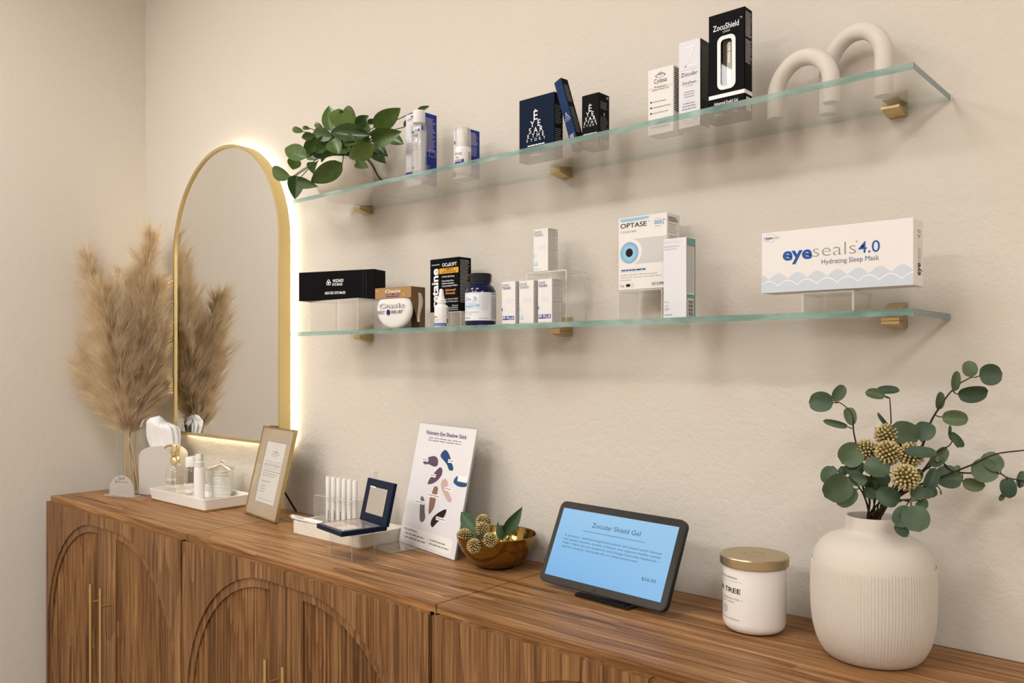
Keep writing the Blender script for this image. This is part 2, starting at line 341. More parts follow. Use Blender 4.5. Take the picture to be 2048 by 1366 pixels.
# ------------------------------------------------------------------ printed lettering
_fc = {}
def glyphs(s, bold):
    k = (s, bold)
    if k in _fc: return _fc[k]
    cu = bpy.data.curves.new('t', 'FONT'); cu.body = s; cu.size = 1.0; cu.resolution_u = 3; cu.fill_mode = 'FRONT'; cu.offset = bold
    ob = bpy.data.objects.new('t', cu); me = ob.to_mesh()
    vs = [(v.co.x, v.co.y) for v in me.vertices]; fs = [tuple(p.vertices) for p in me.polygons]
    ob.to_mesh_clear(); bpy.data.objects.remove(ob); bpy.data.curves.remove(cu)
    _fc[k] = (vs, fs); return _fc[k]
CAP = None
class Print:
    """flat print on one face of a thing; x, z are fractions of the face's width and height"""
    def __init__(s, parent, fn, W, H): s.p = parent; s.fn = fn; s.W = W; s.H = H; s.b = {}
    def mb(s, m): return s.b.setdefault(m, MB())
    def pt(s, x, z, l): return s.fn(x * s.W, z * s.H, 0.00012 * l)
    def t(s, txt, x, z, h, m, w=None, a='l', bold=0.0, l=2, rot=False, slant=0.0):
        global CAP
        if CAP is None: CAP = max(q[1] for q in glyphs('H', 0.0)[0])
        vs, fs = glyphs(txt, bold)
        if not vs: return s
        xs = [q[0] for q in vs]; x0, x1 = min(xs), max(xs)
        W, H = (s.H, s.W) if rot else (s.W, s.H)
        kz = h * H / CAP; kx = kz if w is None else w * W / (x1 - x0)
        wid = (x1 - x0) * kx; off = {'l': 0, 'c': -wid / 2, 'r': -wid}[a]
        out = []
        for q in vs:
            px = (q[0] - x0) * kx + off + slant * q[1] * kz; pz = q[1] * kz
            if rot: px, pz = -pz, px
            out.append(s.fn(x * s.W + px, z * s.H + pz, 0.00012 * l))
        s.mb(m).add(out, fs); return s
    def blob(s, pts, m, l=1):
        n = len(pts); P = [Vector((q[0], q[1], 0)) for q in pts]; out = []
        for i in range(n):
            p0, p1, p2, p3 = P[i - 1], P[i], P[(i + 1) % n], P[(i + 2) % n]
            for k in range(4):
                t = k / 4; q = 0.5 * ((2 * p1) + (p2 - p0) * t + (2 * p0 - 5 * p1 + 4 * p2 - p3) * t * t + (3 * p1 - p0 - 3 * p2 + p3) * t ** 3); out.append((min(q.x, 0.998), q.y))
        return s.poly(out, m, l)
    def poly(s, pts, m, l=1):
        tri = geometry.tessellate_polygon([[Vector((q[0] * s.W, q[1] * s.H, 0)) for q in pts]])
        s.mb(m).add([s.pt(q[0], q[1], l) for q in pts], [tuple(t) for t in tri]); return s
    def r(s, x0, z0, x1, z1, m, l=1):
        n = max(1, int(abs(x1 - x0) * s.W / 0.004)) if getattr(s, 'curved', False) else 1
        for i in range(n):
            a = x0 + (x1 - x0) * i / n; b = x0 + (x1 - x0) * (i + 1) / n
            s.mb(m).add([s.pt(a, z0, l), s.pt(b, z0, l), s.pt(b, z1, l), s.pt(a, z1, l)], [(0, 1, 2, 3)])
        return s
    def ring(s, cx, cz, r0, r1, m, l=1, a0=0.0, a1=360.0, n=36, sx=1.0, sz=1.0):
        vs = []; fs = []
        for i in range(n + 1):
            a = math.radians(a0 + (a1 - a0) * i / n)
            for r in (r0, r1): vs.append(s.fn(cx * s.W + r * math.cos(a) * sx, cz * s.H + r * math.sin(a) * sz, 0.00012 * l))
        for i in range(n): fs.append((2 * i, 2 * i + 1, 2 * i + 3, 2 * i + 2))
        s.mb(m).add(vs, fs); return s
    def disc(s, cx, cz, r, m, l=1, **k): return s.ring(cx, cz, 0.0, r, m, l, **k)
    def frame(s, x0, z0, x1, z1, t, m, l=1):
        tx = t / s.W; tz = t / s.H
        return s.r(x0, z0, x1, z0 + tz, m, l).r(x0, z1 - tz, x1, z1, m, l).r(x0, z0, x0 + tx, z1, m, l).r(x1 - tx, z0, x1, z1, m, l)
    def lines(s, x0, x1, z1, z0, n, m, fill=0.45, seed=1, l=2, rag=0.25, words=True, center=False):
        """rows of print too small to read"""
        rd = random.Random(seed); dz = (z1 - z0) / n
        for i in range(n):
            zt = z1 - i * dz; e = x1 - (x1 - x0) * rag * rd.random(); q = x0
            if center: q = x0 + (x1 - e) / 2; e = x1 - (x1 - e) / 2
            while q < e:
                wl = (x1 - x0) * rd.uniform(0.08, 0.24) if words else (e - q)
                s.r(q, zt - dz * fill, min(q + wl, e), zt, m, l); q += wl + (x1 - x0) * 0.03
        return s
    def done(s, name='lettering'):
        for m, b in s.b.items():
            o = b.build(name, M[m], s.p, recalc=False)
        return s

def carton(name, label, x0, x1, y0, y1, z0, z1, mats, faces=None, rz=0.0, cat='box', group=None, pivot=None, bev=0.0007):
    """folding carton; y0 is the front. Origin at the middle of its base"""
    w, d, h = x1 - x0, y1 - y0, z1 - z0
    o = MB().bbox(-w / 2, w / 2, -d / 2, d / 2, 0, h, bev, faces=faces, seg=1).build(name, [M[q] for q in mats])
    o.location = ((x0 + x1) / 2, (y0 + y1) / 2, z0); o.rotation_euler = (0, 0, rz)
    tag(o, label, cat, group)
    F = Print(o, lambda x, z, l: (x - w / 2, -d / 2 - l, z), w, h)
    S = Print(o, lambda x, z, l: (w / 2 + l, -d / 2 + x, z), d, h)
    return o, F, S

def riser(name, label, x0, x1, y0, y1, z0, z1, t=0.003, rz=0.0, kind='sides', cat='riser'):
    """clear acrylic display riser: a top sheet on two legs, with bright cut edges"""
    w, d, h = x1 - x0, y1 - y0, z1 - z0
    e = thing(name, label, cat, ((x0 + x1) / 2, (y0 + y1) / 2, z0), rz)
    X0, X1, Y0, Y1 = -w / 2, w / 2, -d / 2, d / 2
    fe = dict(front=1, back=1)
    MB().box(X0, X1, Y0, Y1, h - t, h, faces=dict(front=1, back=1, left=1, right=1)).build('top_sheet', [M['acrylic'], M['acrylic_edge']], e)
    for a, b in ((X0, X0 + t), (X1 - t, X1)):
        MB().box(a, b, Y0, Y1, 0, h - t, faces=dict(front=1, back=1)).build('leg', [M['acrylic'], M['acrylic_edge']], e)
    return e

# leaves: unit meshes (length 1 along x, half width 1 along y), shared by all leaves
def leaf_mesh(name, prof, m, fold=0.25, droop=0.12, serr=0, n=10):
    b = MB(); vs = []; fs = []
    for i in range(n + 1):
        t = i / n; w = prof(t)
        z = -droop * (t - 0.2) ** 2
        for j, q in enumerate((-1, -0.5, 0, 0.5, 1)):
            ws = w * (1 + (0.07 if serr and i % 2 else 0) * (abs(q) == 1))
            vs.append((t, q * ws, z + abs(q) * w * fold - (0.02 if q == 0 else 0)))
    for i in range(n):
        for j in range(4): fs.append((i * 5 + j, i * 5 + j + 1, (i + 1) * 5 + j + 1, (i + 1) * 5 + j))
    b.add(vs, fs); me = b.mesh(name, M[m], smooth=60, recalc=False); return me
def ovate(t): return 2.87 * t ** 0.62 * (1 - t) ** 0.95 if 0 < t < 1 else 0.0
def pointed(t): return 3.15 * t ** 0.62 * (1 - t) ** 1.15 if 0 < t < 1 else 0.0
def roundish(t): return math.sqrt(max(0.0, 1 - (2 * t - 1) ** 2)) ** 0.9
def place_leaf(parent, me, base, tip, halfw, tilt=0.0, name='leaf', nrm=None, seed=0):
    base = Vector(base); tip = Vector(tip); x = (tip - base); L = x.length; x.normalize()
    n = (CAM - base).normalized() if nrm is None else Vector(nrm)
    n = (n - x * n.dot(x)).normalized(); y = n.cross(x)
    n = (n * math.cos(tilt) + y * math.sin(tilt)).normalized(); y = n.cross(x)
    o = bpy.data.objects.new(name, me); COL.objects.link(o)
    mw = Matrix(((x.x * L, y.x * halfw, n.x * L * 0.6, base.x), (x.y * L, y.y * halfw, n.y * L * 0.6, base.y), (x.z * L, y.z * halfw, n.z * L * 0.6, base.z), (0, 0, 0, 1)))
    o.parent = parent
    q = Matrix.Translation(parent.location).inverted() @ mw
    loc, rot, scl = q.decompose(); o.location = loc; o.rotation_euler = rot.to_euler(); o.scale = (L, halfw, L * 0.6)
    return o

# ================================================================== the room
XL, XR, YF = -2.932, 2.2, -4.2
def struct(name, mb, m, **k):
    o = mb.build(name, M[m], **k); o['kind'] = 'structure'; return o
struct('wall_back', MB().box(XL - 0.1, XR + 0.1, 0, 0.1, 0, CEIL), 'wall')
struct('wall_left', MB().box(XL - 0.1, XL, YF, 0, 0, CEIL), 'wall')
struct('wall_right', MB().box(XR, XR + 0.1, YF, 0, 0, CEIL), 'wall_plain')
struct('wall_front', MB().box(XL - 0.1, XR + 0.1, YF - 0.1, YF, 0, CEIL), 'wall_plain')
struct('floor', MB().box(XL - 0.1, XR + 0.1, YF - 0.1, 0.1, -0.1, 0), 'floor')
struct('ceiling', MB().box(XL - 0.1, XR + 0.1, YF - 0.1, 0.1, CEIL, CEIL + 0.1), 'ceiling')
WHERE = {(0, 0): 'over the left cabinet', (1, 0): 'over the middle cabinet', (2, 0): 'over the right cabinet',
         (0, 1): 'by the left wall, rear row', (1, 1): 'in the middle of the rear row', (2, 1): 'at the right of the rear row'}
for i, (x, y, pw) in enumerate(PANELS):
    e = thing('ceiling_light', 'square white ceiling light panel ' + WHERE[(i % 3, i // 3)], 'ceiling light', (x, y, CEIL - 0.014), group='ceiling light panels')
    MB().prism([[(-0.31, -0.31), (0.31, -0.31), (0.31, 0.31), (-0.31, 0.31)], [(-0.295, -0.295), (0.295, -0.295), (0.295, 0.295), (-0.295, 0.295)]], 0.0, 0.014, plane='xy').build('frame', M['trimwhite'], e)
    MB().box(-0.295, 0.295, -0.295, 0.295, 0.004, 0.012).build('diffuser', M['lens'], e)
    ld = bpy.data.lights.new('panel_light', 'AREA'); ld.shape = 'SQUARE'; ld.size = 0.59; ld.energy = pw; ld.color = LAMP_COLOR
    lo = bpy.data.objects.new('panel_light', ld); COL.objects.link(lo); lo.parent = e; lo.location = (0, 0, 0.002)

# ================================================================== cabinets
CTOP = 0.85
def arch(A, r, zs, z_spring_ap, n=22):
    """quarter arch from the split (x = 0) to the outer edge (x = -A): flat middle, then radius r"""
    pts = []; a = A - r
    for i in range(n + 1):
        w = PI / 2 * (1 - i / n) if False else PI / 2 * i / n
        pts.append((-(a + r * math.sin(w)), z_spring_ap - r + r * math.cos(w)))
    return pts
def make_cabinet(x0, x1, label):
    w = x1 - x0; cx = (x0 + x1) / 2
    e = thing('cabinet', label, 'cabinet', (cx, 0, 0), group='row of walnut cabinets')
    hw = w / 2
    MB().bbox(-hw + 0.006, hw - 0.006, -0.347, -0.004, 0.06, 0.828, 0.001).build('body', M['wood_z'], e)
    MB().box(-hw + 0.03, hw - 0.03, -0.31, -0.02, 0.0, 0.06).build('plinth', M['wood_z'], e)
    MB().bbox(-hw + 0.001, hw - 0.001, -0.3545, -0.002, 0.828, 0.85, 0.0008).build('top_panel', M['wood_x'], e)
    yf = -0.369; dt = 0.835; db = 0.07; A = 0.413; r = 0.345; ap = 0.805; rib = 0.02; st = 0.058; zb = 0.13
    for sgn in (-1, 1):
        gap = 0.0015; dw = hw - 0.006
        def fl(p): return [((-q[0] if sgn > 0 else q[0]) + sgn * gap, q[1]) for q in p]
        arc = arch(A, r, 0, ap)
        outer = [(0, ap)] + arc + [(-A, zb), (0, zb)]
        front = [(-dw, db), (-dw, dt), (0, dt), (0, ap)] + arc + [(-A, zb), (0, zb), (0, db)]
        door = MB().prism([fl(front)], yf, yf + 0.007).box(min(sgn * gap, sgn * (gap + dw)), max(sgn * gap, sgn * (gap + dw)), yf + 0.0145, yf + 0.0205, db, dt)
        # side cheeks close the slab
        door.box(*sorted((sgn * (gap + dw - 0.006), sgn * (gap + dw))), yf + 0.007, yf + 0.0145, db, dt).box(*sorted((sgn * gap, sgn * (gap + dw))), yf + 0.007, yf + 0.0145, dt - 0.006, dt)
        d = door.build('door', M['wood_z'], e)
        inner = [(-st, ap - rib)] + [(-(A - r + (r - rib) * math.sin(PI / 2 * i / 22)), ap - r + (r - rib) * math.cos(PI / 2 * i / 22)) for i in range(23)] + [(-(A - rib), zb + rib), (-st, zb + rib)]
        MB().prism([fl(outer), fl(inner)], yf + 0.004, yf + 0.0135).build('inset_frame', M['wood_z'], d)
        fm = MB(); xa = st - 0.004; xb = A - rib + 0.004; n = 27; k = 8; vs = []; fs = []
        for i in range(n * k + 1):
            x = xa + (xb - xa) * i / (n * k); y = yf + 0.0135 - 0.0062 * abs(math.sin(PI * i / k))
            for z in (zb + rib - 0.004, ap - rib + 0.004): vs.append(((x if sgn > 0 else -x) + sgn * gap, y, z))
        for i in range(n * k): fs.append((2 * i, 2 * i + 2, 2 * i + 3, 2 * i + 1))
        # only inside the arch: trim the flutes to the arch height
        vs2 = []
        for q in vs:
            x = abs(q[0]) - gap; rr = r - rib; dx = x - (A - r)
            top = ap - rib + 0.004 if dx <= 0 else ap - r + math.sqrt(max(0.0, (rr + 0.004) ** 2 - dx * dx))
            vs2.append((q[0], q[1], min(q[2], top)))
        fm.add(vs2, fs).build('fluted_panel', M['wood_z'], d, smooth=50, recalc=False)
        hx = sgn * 0.0325; hy = yf - 0.025
        hb = MB().tube([(hx, hy, 0.18), (hx, hy, 0.653)], 0.0043, 12)
        for z in (0.235, 0.602): hb.tube([(hx, hy, z), (hx, yf + 0.006, z)], 0.0036, 10)
        hb.build('handle', M['brass'], d, smooth=40)['label'] = 'long brass bar handle'
    return e
make_cabinet(-2.812, -1.941, 'walnut cabinet with arched fluted doors, farthest one, beside the left wall')
make_cabinet(-1.940, -1.0585, 'middle walnut cabinet with arched fluted doors, under the gold bowl and poster')
make_cabinet(-1.0575, -0.178, 'nearest walnut cabinet with arched doors, under the tablet, candle and ribbed vase')

# ================================================================== mirror with backlight
def arch_loop(x0, x1, z0, z1, n=40):
    r = (x1 - x0) / 2; c = (x0 + x1) / 2; zs = z1 - r
    return [(x0, z0)] + [(c - r * math.cos(PI * i / n), zs + r * math.sin(PI * i / n)) for i in range(n + 1)] + [(x1, z0)]
MX0, MX1, MZ0, MZ1 = -2.6250, -2.0085, 1.0365, 1.919
mc = (MX0 + MX1) / 2
e = thing('wall_mirror', 'tall arched wall mirror with thin gold frame and warm backlight', 'mirror', (mc, 0, MZ0))
def loc_loop(ins): return [(x - mc, z - MZ0) for x, z in arch_loop(MX0 + ins, MX1 - ins, MZ0 + ins, MZ1 - ins)]
MB().prism([loc_loop(0), loc_loop(0.008)], -0.051, -0.016).build('frame', M['framegold'], e, smooth=30)
MB().prism([loc_loop(0.0078)], -0.0455, -0.0415).build('mirror_glass', M['mirror'], e)
MB().prism([loc_loop(0.0075)], -0.041, -0.024).build('back_panel', M['charcoal'], e)
MB().box(-0.2, 0.2, -0.024, 0.0, 0.35, 0.55).build('wall_mount', M['charcoal'], e)
lp = loc_loop(0.006); dense = []
for i in range(len(lp)):
    a = Vector((lp[i][0], -0.0095, lp[i][1])); b_ = Vector((lp[(i + 1) % len(lp)][0], -0.0095, lp[(i + 1) % len(lp)][1]))
    k = max(1, int((b_ - a).length / 0.03))
    dense += [a.lerp(b_, j / k) for j in range(k)]
MB().tube(dense, 0.0028, 5, closed=True).build('light_strip', M['led'], e)['label'] = 'glowing warm LED strip behind the frame'

# ================================================================== glass shelves and brackets
SX0, SX1, SY0 = -1.7595, -0.331, -0.1835
ZU = 1.6641; ZL = 1.3414; ST = 0.0095
for nm, z in (('upper', ZU), ('lower', ZL)):
    mb = MB().box(SX0, SX1, SY0, -0.002, z - ST, z, faces=dict(front=1, right=2, back=3))
    o = mb.build('glass_shelf', [M['shelf'], M['shelf_edge'], M['shelf_end'], M['shelf_back']])
    for q in o.data.vertices: q.co.x -= (SX0 + SX1) / 2; q.co.z -= z - ST
    o.location = ((SX0 + SX1) / 2, 0, z - ST)
    tag(o, f'{nm} long clear glass wall shelf with green edge', 'shelf', 'glass wall shelves')
    for bx, wh in ((-1.680, 'left end, by the mirror'), (-1.0446, 'middle'), (-0.4036, 'right end')):
        e = thing('shelf_bracket', f'gold wall bracket gripping the {nm} glass shelf at its {wh}', 'bracket', (bx, 0, z - ST), group='gold shelf brackets')
        up = [(0, ST), (-0.042, ST), (-0.042, ST + 0.003), (-0.006, ST + 0.0195), (0, ST + 0.0195)]
        dn = [(0, -0.0004), (0, -0.0105), (-0.012, -0.0105), (-0.042, -0.0045), (-0.042, -0.0004)]
        MB().prism([up], -0.0128, 0.0128, plane='yz').build('upper_jaw', M['bracket'], e)
        MB().prism([dn], -0.0128, 0.0128, plane='yz').build('lower_jaw', M['bracket'], e)

# ================================================================== things on the upper shelf
Z = ZU + 0.0002
# potted plant
pc = Vector((-1.668, -0.089, Z))
plant = thing('potted_plant', 'leafy green trailing plant in round cream pot on the upper shelf', 'plant', pc)
MB().lathe([(0.0, 0.0), (0.040, 0.0), (0.052, 0.006), (0.066, 0.026), (0.072, 0.05), (0.070, 0.075), (0.064, 0.094), (0.058, 0.098), (0.054, 0.094), (0.058, 0.08), (0.06, 0.07), (0.0, 0.07)], 40).build('pot', M['potcream'], plant, smooth=50)
MB().lathe([(0.0, 0.078), (0.03, 0.082), (0.0575, 0.078), (0.0575, 0.072), (0.0, 0.072)], 24).build('moss', M['soil'], plant, smooth=60)
POTHOS = [leaf_mesh('pothos_leaf_a', ovate, 'leaf', 0.15, 0.2), leaf_mesh('pothos_leaf_b', ovate, 'leaf', 0.08, 0.3), leaf_mesh('pothos_leaf_c', ovate, 'leaf', 0.22, 0.1)]
LV = [  # base u v, tip u v (in a 4.452x crop at 520,180), half width, depth of base, depth of tip
 (640, 370, 608, 130, 62, -.10, -.10), (745, 360, 705, 135, 95, -.14, -.12), (862, 305, 745, 152, 62, -.09, -.07), (865, 330, 940, 230, 46, -.11, -.10),
 (1012, 335, 1252, 168, 74, -.13, -.10), (1000, 452, 1252, 372, 72, -.16, -.16), (1165, 425, 1272, 476, 46, -.12, -.12), (955, 292, 1035, 265, 22, -.08, -.07),
 (975, 400, 615, 372, 68, -.18, -.20), (392, 372, 268, 342, 24, -.13, -.12), (475, 400, 360, 428, 32, -.15, -.16), (455, 345, 372, 333, 16, -.09, -.08),
 (645, 420, 470, 378, 50, -.16, -.17), (418, 600, 190, 500, 66, -.17, -.18), (480, 520, 372, 562, 40, -.12, -.12), (278, 778, 78, 698, 54, -.15, -.14),
 (318, 600, 288, 712, 52, -.10, -.10), (322, 760, 312, 972, 62, -.185, -.20), (332, 808, 496, 858, 42, -.20, -.21), (735, 650, 438, 836, 76, -.18, -.215),
 (470, 640, 500, 765, 56, -.14, -.15), (640, 440, 700, 560, 66, -.19, -.20), (995, 482, 785, 635, 78, -.19, -.19), (985, 468, 1136, 590, 50, -.13, -.13),
 (1000, 540, 1115, 646, 46, -.14, -.14), (510, 440, 385, 572, 52, -.13, -.15), (610, 430, 505, 560, 62, -.15, -.17), (1402, 182, 1508, 143, 18, -.05, -.04),
 (1286, 330, 1300, 262, 14, -.06, -.05), (860, 640, 962, 690, 44, -.15, -.16), (660, 560, 540, 640, 48, -.14, -.16), (780, 560, 690, 470, 55, -.12, -.13),
 (880, 520, 860, 420, 60, -.10, -.10), (700, 520, 600, 480, 60, -.11, -.12), (1060, 520, 1040, 460, 40, -.09, -.08), (560, 330, 480, 300, 22, -.07, -.06),
 (820, 470, 760, 400, 60, -.16, -.17), (430, 560, 505, 610, 46, -.12, -.12), (770, 440, 860, 470, 50, -.19, -.20), (930, 400, 900, 330, 40, -.08, -.08),
 (560, 560, 520, 470, 60, -.11, -.12), (640, 600, 560, 540, 60, -.11, -.12), (900, 560, 960, 500, 60, -.12, -.12), (740, 500, 800, 430, 60, -.09, -.09), (470, 480, 560, 440, 50, -.10, -.10),
 (660, 480, 720, 380, 70, -.08, -.08), (830, 540, 900, 440, 70, -.09, -.10), (560, 400, 480, 350, 50, -.08, -.07), (980, 380, 900, 330, 50, -.10, -.09), (1050, 420, 1000, 340, 50, -.08, -.07)]
stems = MB(); crown = Vector((-1.668, -0.089, Z + 0.085))
for i, (bu, bv, tu, tv, hw, yb, yt) in enumerate(LV):
    b = at(520 + bu / 4.452, 180 + bv / 4.452, yb); t = at(520 + tu / 4.452, 180 + tv / 4.452, yt)
    dist = (b - CAM).length; h = hw / 4.452 / FPX * dist * 1.12
    place_leaf(plant, POTHOS[i % 3], b, t, h, random.Random(i).uniform(-0.3, 0.3))
    mid = crown.lerp(b, 0.5) + Vector((0, 0, 0.022 if b.z > crown.z - 0.04 else 0.035))
    stems.tube([q - pc for q in catmull([crown + Vector((random.Random(i + 50).uniform(-.03, .03), random.Random(i + 90).uniform(-.03, .03), -0.01)), mid, b], 4)], 0.0011, 5)
rg = random.Random(77)
for i in range(16):                               # short leaves that fill the crown
    a = rg.uniform(0, 2 * PI); el = rg.uniform(0.15, 1.3); rr = rg.uniform(0.045, 0.085)
    b = crown + Vector((math.cos(a) * math.cos(el) * rr, math.sin(a) * math.cos(el) * rr * 0.7, math.sin(el) * rr * 1.1 + 0.01))
    t = b + Vector((math.cos(a) * 0.035, math.sin(a) * 0.025, rg.uniform(-0.015, 0.04)))
    if t.y > -0.012: continue
    place_leaf(plant, POTHOS[i % 3], b, t, rg.uniform(0.012, 0.018), rg.uniform(-0.6, 0.6))
    stems.tube([q - pc for q in catmull([crown, crown.lerp(b, 0.5) + Vector((0, 0, 0.012)), b], 3)], 0.001, 5)
tw = [at(520 + a / 4.452, 180 + c / 4.452, y) for a, c, y in ((830, 620, -.10), (940, 615, -.12), (1000, 670, -.125), (1045, 755, -.12), (1085, 806, -.11))]
stems.tube([q - pc for q in catmull(tw, 4)], 0.0022, 6)
stems.tube([q - pc for q in catmull([tw[-1], Vector((-1.537, -0.068, Z + 0.0022)), Vector((-1.535, -0.010, Z + 0.0015))], 4)], 0.0007, 5)
stems.build('stems', M['greenstem'], plant, smooth=60)

# clear bottle with white cap, its carton behind
o, F, S = carton('carton', 'tall white and blue carton behind the clear lotion bottle', -1.4308, -1.3798, -0.0975, -0.0495, Z, 1.8275, ['lav', 'royal', 'white'], dict(right=1, bottom=2, top=2, left=0, back=0))
F.poly([(0.3, 0.965), (0.98, 0.99), (0.98, 0.955), (0.4, 0.945)], 'royal').t('OPTASE', 0.12, 0.905, 0.035, 'ink', w=0.8, bold=0.0).lines(0.3, 0.9, 0.84, 0.75, 4, 'lgrey', seed=3).lines(0.12, 0.9, 0.6, 0.45, 6, 'lgrey', seed=4)
F.r(0.0, 0.13, 0.95, 0.20, 'royal').disc(0.6, 0.16, 0.003, 'whiteink', 2).done()
S.lines(0.12, 0.9, 0.93, 0.46, 28, 'silverink', 0.35, 5).frame(0.5, 0.41, 0.9, 0.5, 0.0008, 'silverink').lines(0.15, 0.6, 0.28, 0.14, 9, 'silverink', 0.3, 6).done()
bx, by = -1.3577, -0.1235
e = thing('lotion_bottle', 'slim clear lotion bottle with white cap on the upper shelf', 'bottle', (bx, by, Z))
r = 0.0165
MB().lathe([(0.0, 0.003), (r - 0.004, 0.0), (r, 0.005), (r, 0.112), (r - 0.003, 0.120), (0.010, 0.124), (0.010, 0.127)], 32, cap1=False).build('bottle', M['glass'], e, smooth=40)
MB().lathe([(0.0, 0.0055), (r - 0.003, 0.0055), (r - 0.0025, 0.008), (r - 0.0025, 0.108), (0.0, 0.108)], 28).build('lotion', clear_mat('pale_lotion', (0.95, 0.95, 0.94), 0.03, 0.2, body=0.42, bodycol=(0.80, 0.79, 0.77)), e, smooth=40)
MB().lathe([(0.0, 0.125), (0.0130, 0.125), (0.0135, 0.126), (0.0135, 0.151), (0.012, 0.1525), (0.0, 0.1525)], 28).build('cap', M['plastic'], e, smooth=40)
def wrap(r, a0, zoff=0.0):
    """print on a cylinder: x runs along the surface, centred on the angle a0"""
    return lambda x, z, l: ((r + l + 0.0002) * math.cos(a0 + x / r), (r + l + 0.0002) * math.sin(a0 + x / r), z + zoff)
P = Print(e, wrap(r, -PI / 2 - 0.95), r * 1.9, 0.12); P.curved = True
P.poly([(0.2, 0.885), (0.98, 0.92), (0.98, 0.885), (0.3, 0.84)], 'royal').t('OPTASE', 0.5, 0.77, 0.045, 'ink', w=0.76, a='c').lines(0.35, 0.65, 0.74, 0.715, 1, 'grey', 0.9, 66)
P.lines(0.2, 0.85, 0.66, 0.55, 3, 'lgrey', seed=8, center=True).lines(0.1, 0.95, 0.5, 0.26, 7, 'lgrey', 0.25, seed=9, center=True).ring(0.5, 0.215, 0.0014, 0.0022, 'navyink').ring(0.5, 0.215, 0.0, 0.0008, 'navyink').r(0.2, 0.09, 0.85, 0.115, 'royal').lines(0.4, 0.7, 0.07, 0.05, 2, 'grey', seed=3).done()

# airless pump bottle and carton
o, F, S = carton('carton', 'short white and blue carton behind the white pump bottle', -1.2917, -1.2507, -0.083, -0.044, Z, 1.769, ['lav', 'royal', 'white'], dict(right=1, bottom=2, top=2))
F.r(0.05, 0.72, 0.22, 0.79, 'navyink').r(0.0, 0.05, 0.2, 0.16, 'navyink').lines(0.1, 0.3, 0.5, 0.3, 6, 'lgrey', seed=2).done()
S.lines(0.12, 0.85, 0.93, 0.66, 12, 'silverink', 0.4, 15).lines(0.3, 0.8, 0.64, 0.45, 12, 'silverink', 0.28, 16).done()
e = thing('pump_bottle', 'short white pump bottle with translucent cap on the upper shelf', 'bottle', (-1.2405, -0.1055, Z))
r = 0.0172
MB().lathe([(0.0, 0.001), (0.006, 0.0), (r - 0.003, 0.0), (r, 0.004), (r, 0.054), (r - 0.0006, 0.0555), (0.0, 0.0555)], 32).build('body', M['plastic'], e, smooth=40)
MB().lathe([(0.0, 0.056), (r - 0.0004, 0.056), (r - 0.0006, 0.078), (r - 0.0016, 0.094), (r - 0.004, 0.0975), (0.0, 0.0975)], 32).build('cap', M['frosted'], e, smooth=40)
MB().lathe([(0.0, 0.056), (0.009, 0.056), (0.009, 0.07), (0.007, 0.071), (0.007, 0.086), (0.0, 0.086)], 20).build('pump_head', M['plastic'], e, smooth=40)
P = Print(e, wrap(r, -PI / 2 - 0.85), r * 1.7, 0.055); P.curved = True
P.poly([(0.1, 0.84), (0.85, 0.92), (0.85, 0.85), (0.2, 0.78)], 'royal').t('OPTASE', 0.5, 0.68, 0.09, 'ink', w=0.76, a='c').lines(0.35, 0.65, 0.62, 0.57, 1, 'grey', 0.9, 67).r(0.1, 0.36, 1.02, 0.52, 'purple').lines(0.2, 0.95, 0.5, 0.4, 2, 'whiteink', seed=7, l=3).lines(1.35, 1.7, 0.8, 0.3, 8, 'grey', seed=4).r(0.0, 0.05, 0.2, 0.12, 'navyink').done()

# eye-chart cosmetics boxes
def eyechart(P, x, z0, k, wk, m):
    for row, zz, hh, ww in (('E', 0.625, 0.145, 0), ('YE', 0.515, 0.10, 0.19), ('SAR', 0.42, 0.085, 0.32), ('ETHE', 0.345, 0.062, 0.42), ('STORY', 0.285, 0.045, 0.49)):
        n = len(row)
        for q, ch in enumerate(row):
            P.t(ch, x + (0 if n == 1 else (q / (n - 1) - 0.5) * ww * wk), z0 + (zz - 0.285) * k, hh * k, m, a='c', bold=0.004)
    P.poly([(x - 0.04 * wk, z0 + 0.500 * k), (x, z0 + 0.492 * k), (x + 0.025 * wk, z0 + 0.492 * k), (x - 0.02 * wk, z0 + 0.515 * k)], m)
o, F, S = carton('cosmetics_box', 'wide dark navy box with eye-chart letters on the upper shelf', -1.086, -0.997, -0.103, -0.076, Z, 1.7875, ['navy', 'black'], dict(right=1))
eyechart(F, 0.48, 0.30, 0.98, 1.0, 'whiteink'); F.lines(0.25, 0.73, 0.245, 0.225, 1, 'whiteink', 0.9, 11, rag=0).lines(0.44, 0.54, 0.11, 0.10, 1, 'silverink', 0.9, 12).lines(0.33, 0.66, 0.085, 0.07, 1, 'silverink', 0.9, 13).done()
S.lines(0.1, 0.8, 0.80, 0.50, 9, 'grey', 0.3, 31).lines(0.1, 0.8, 0.44, 0.14, 9, 'grey', 0.3, 32).done()
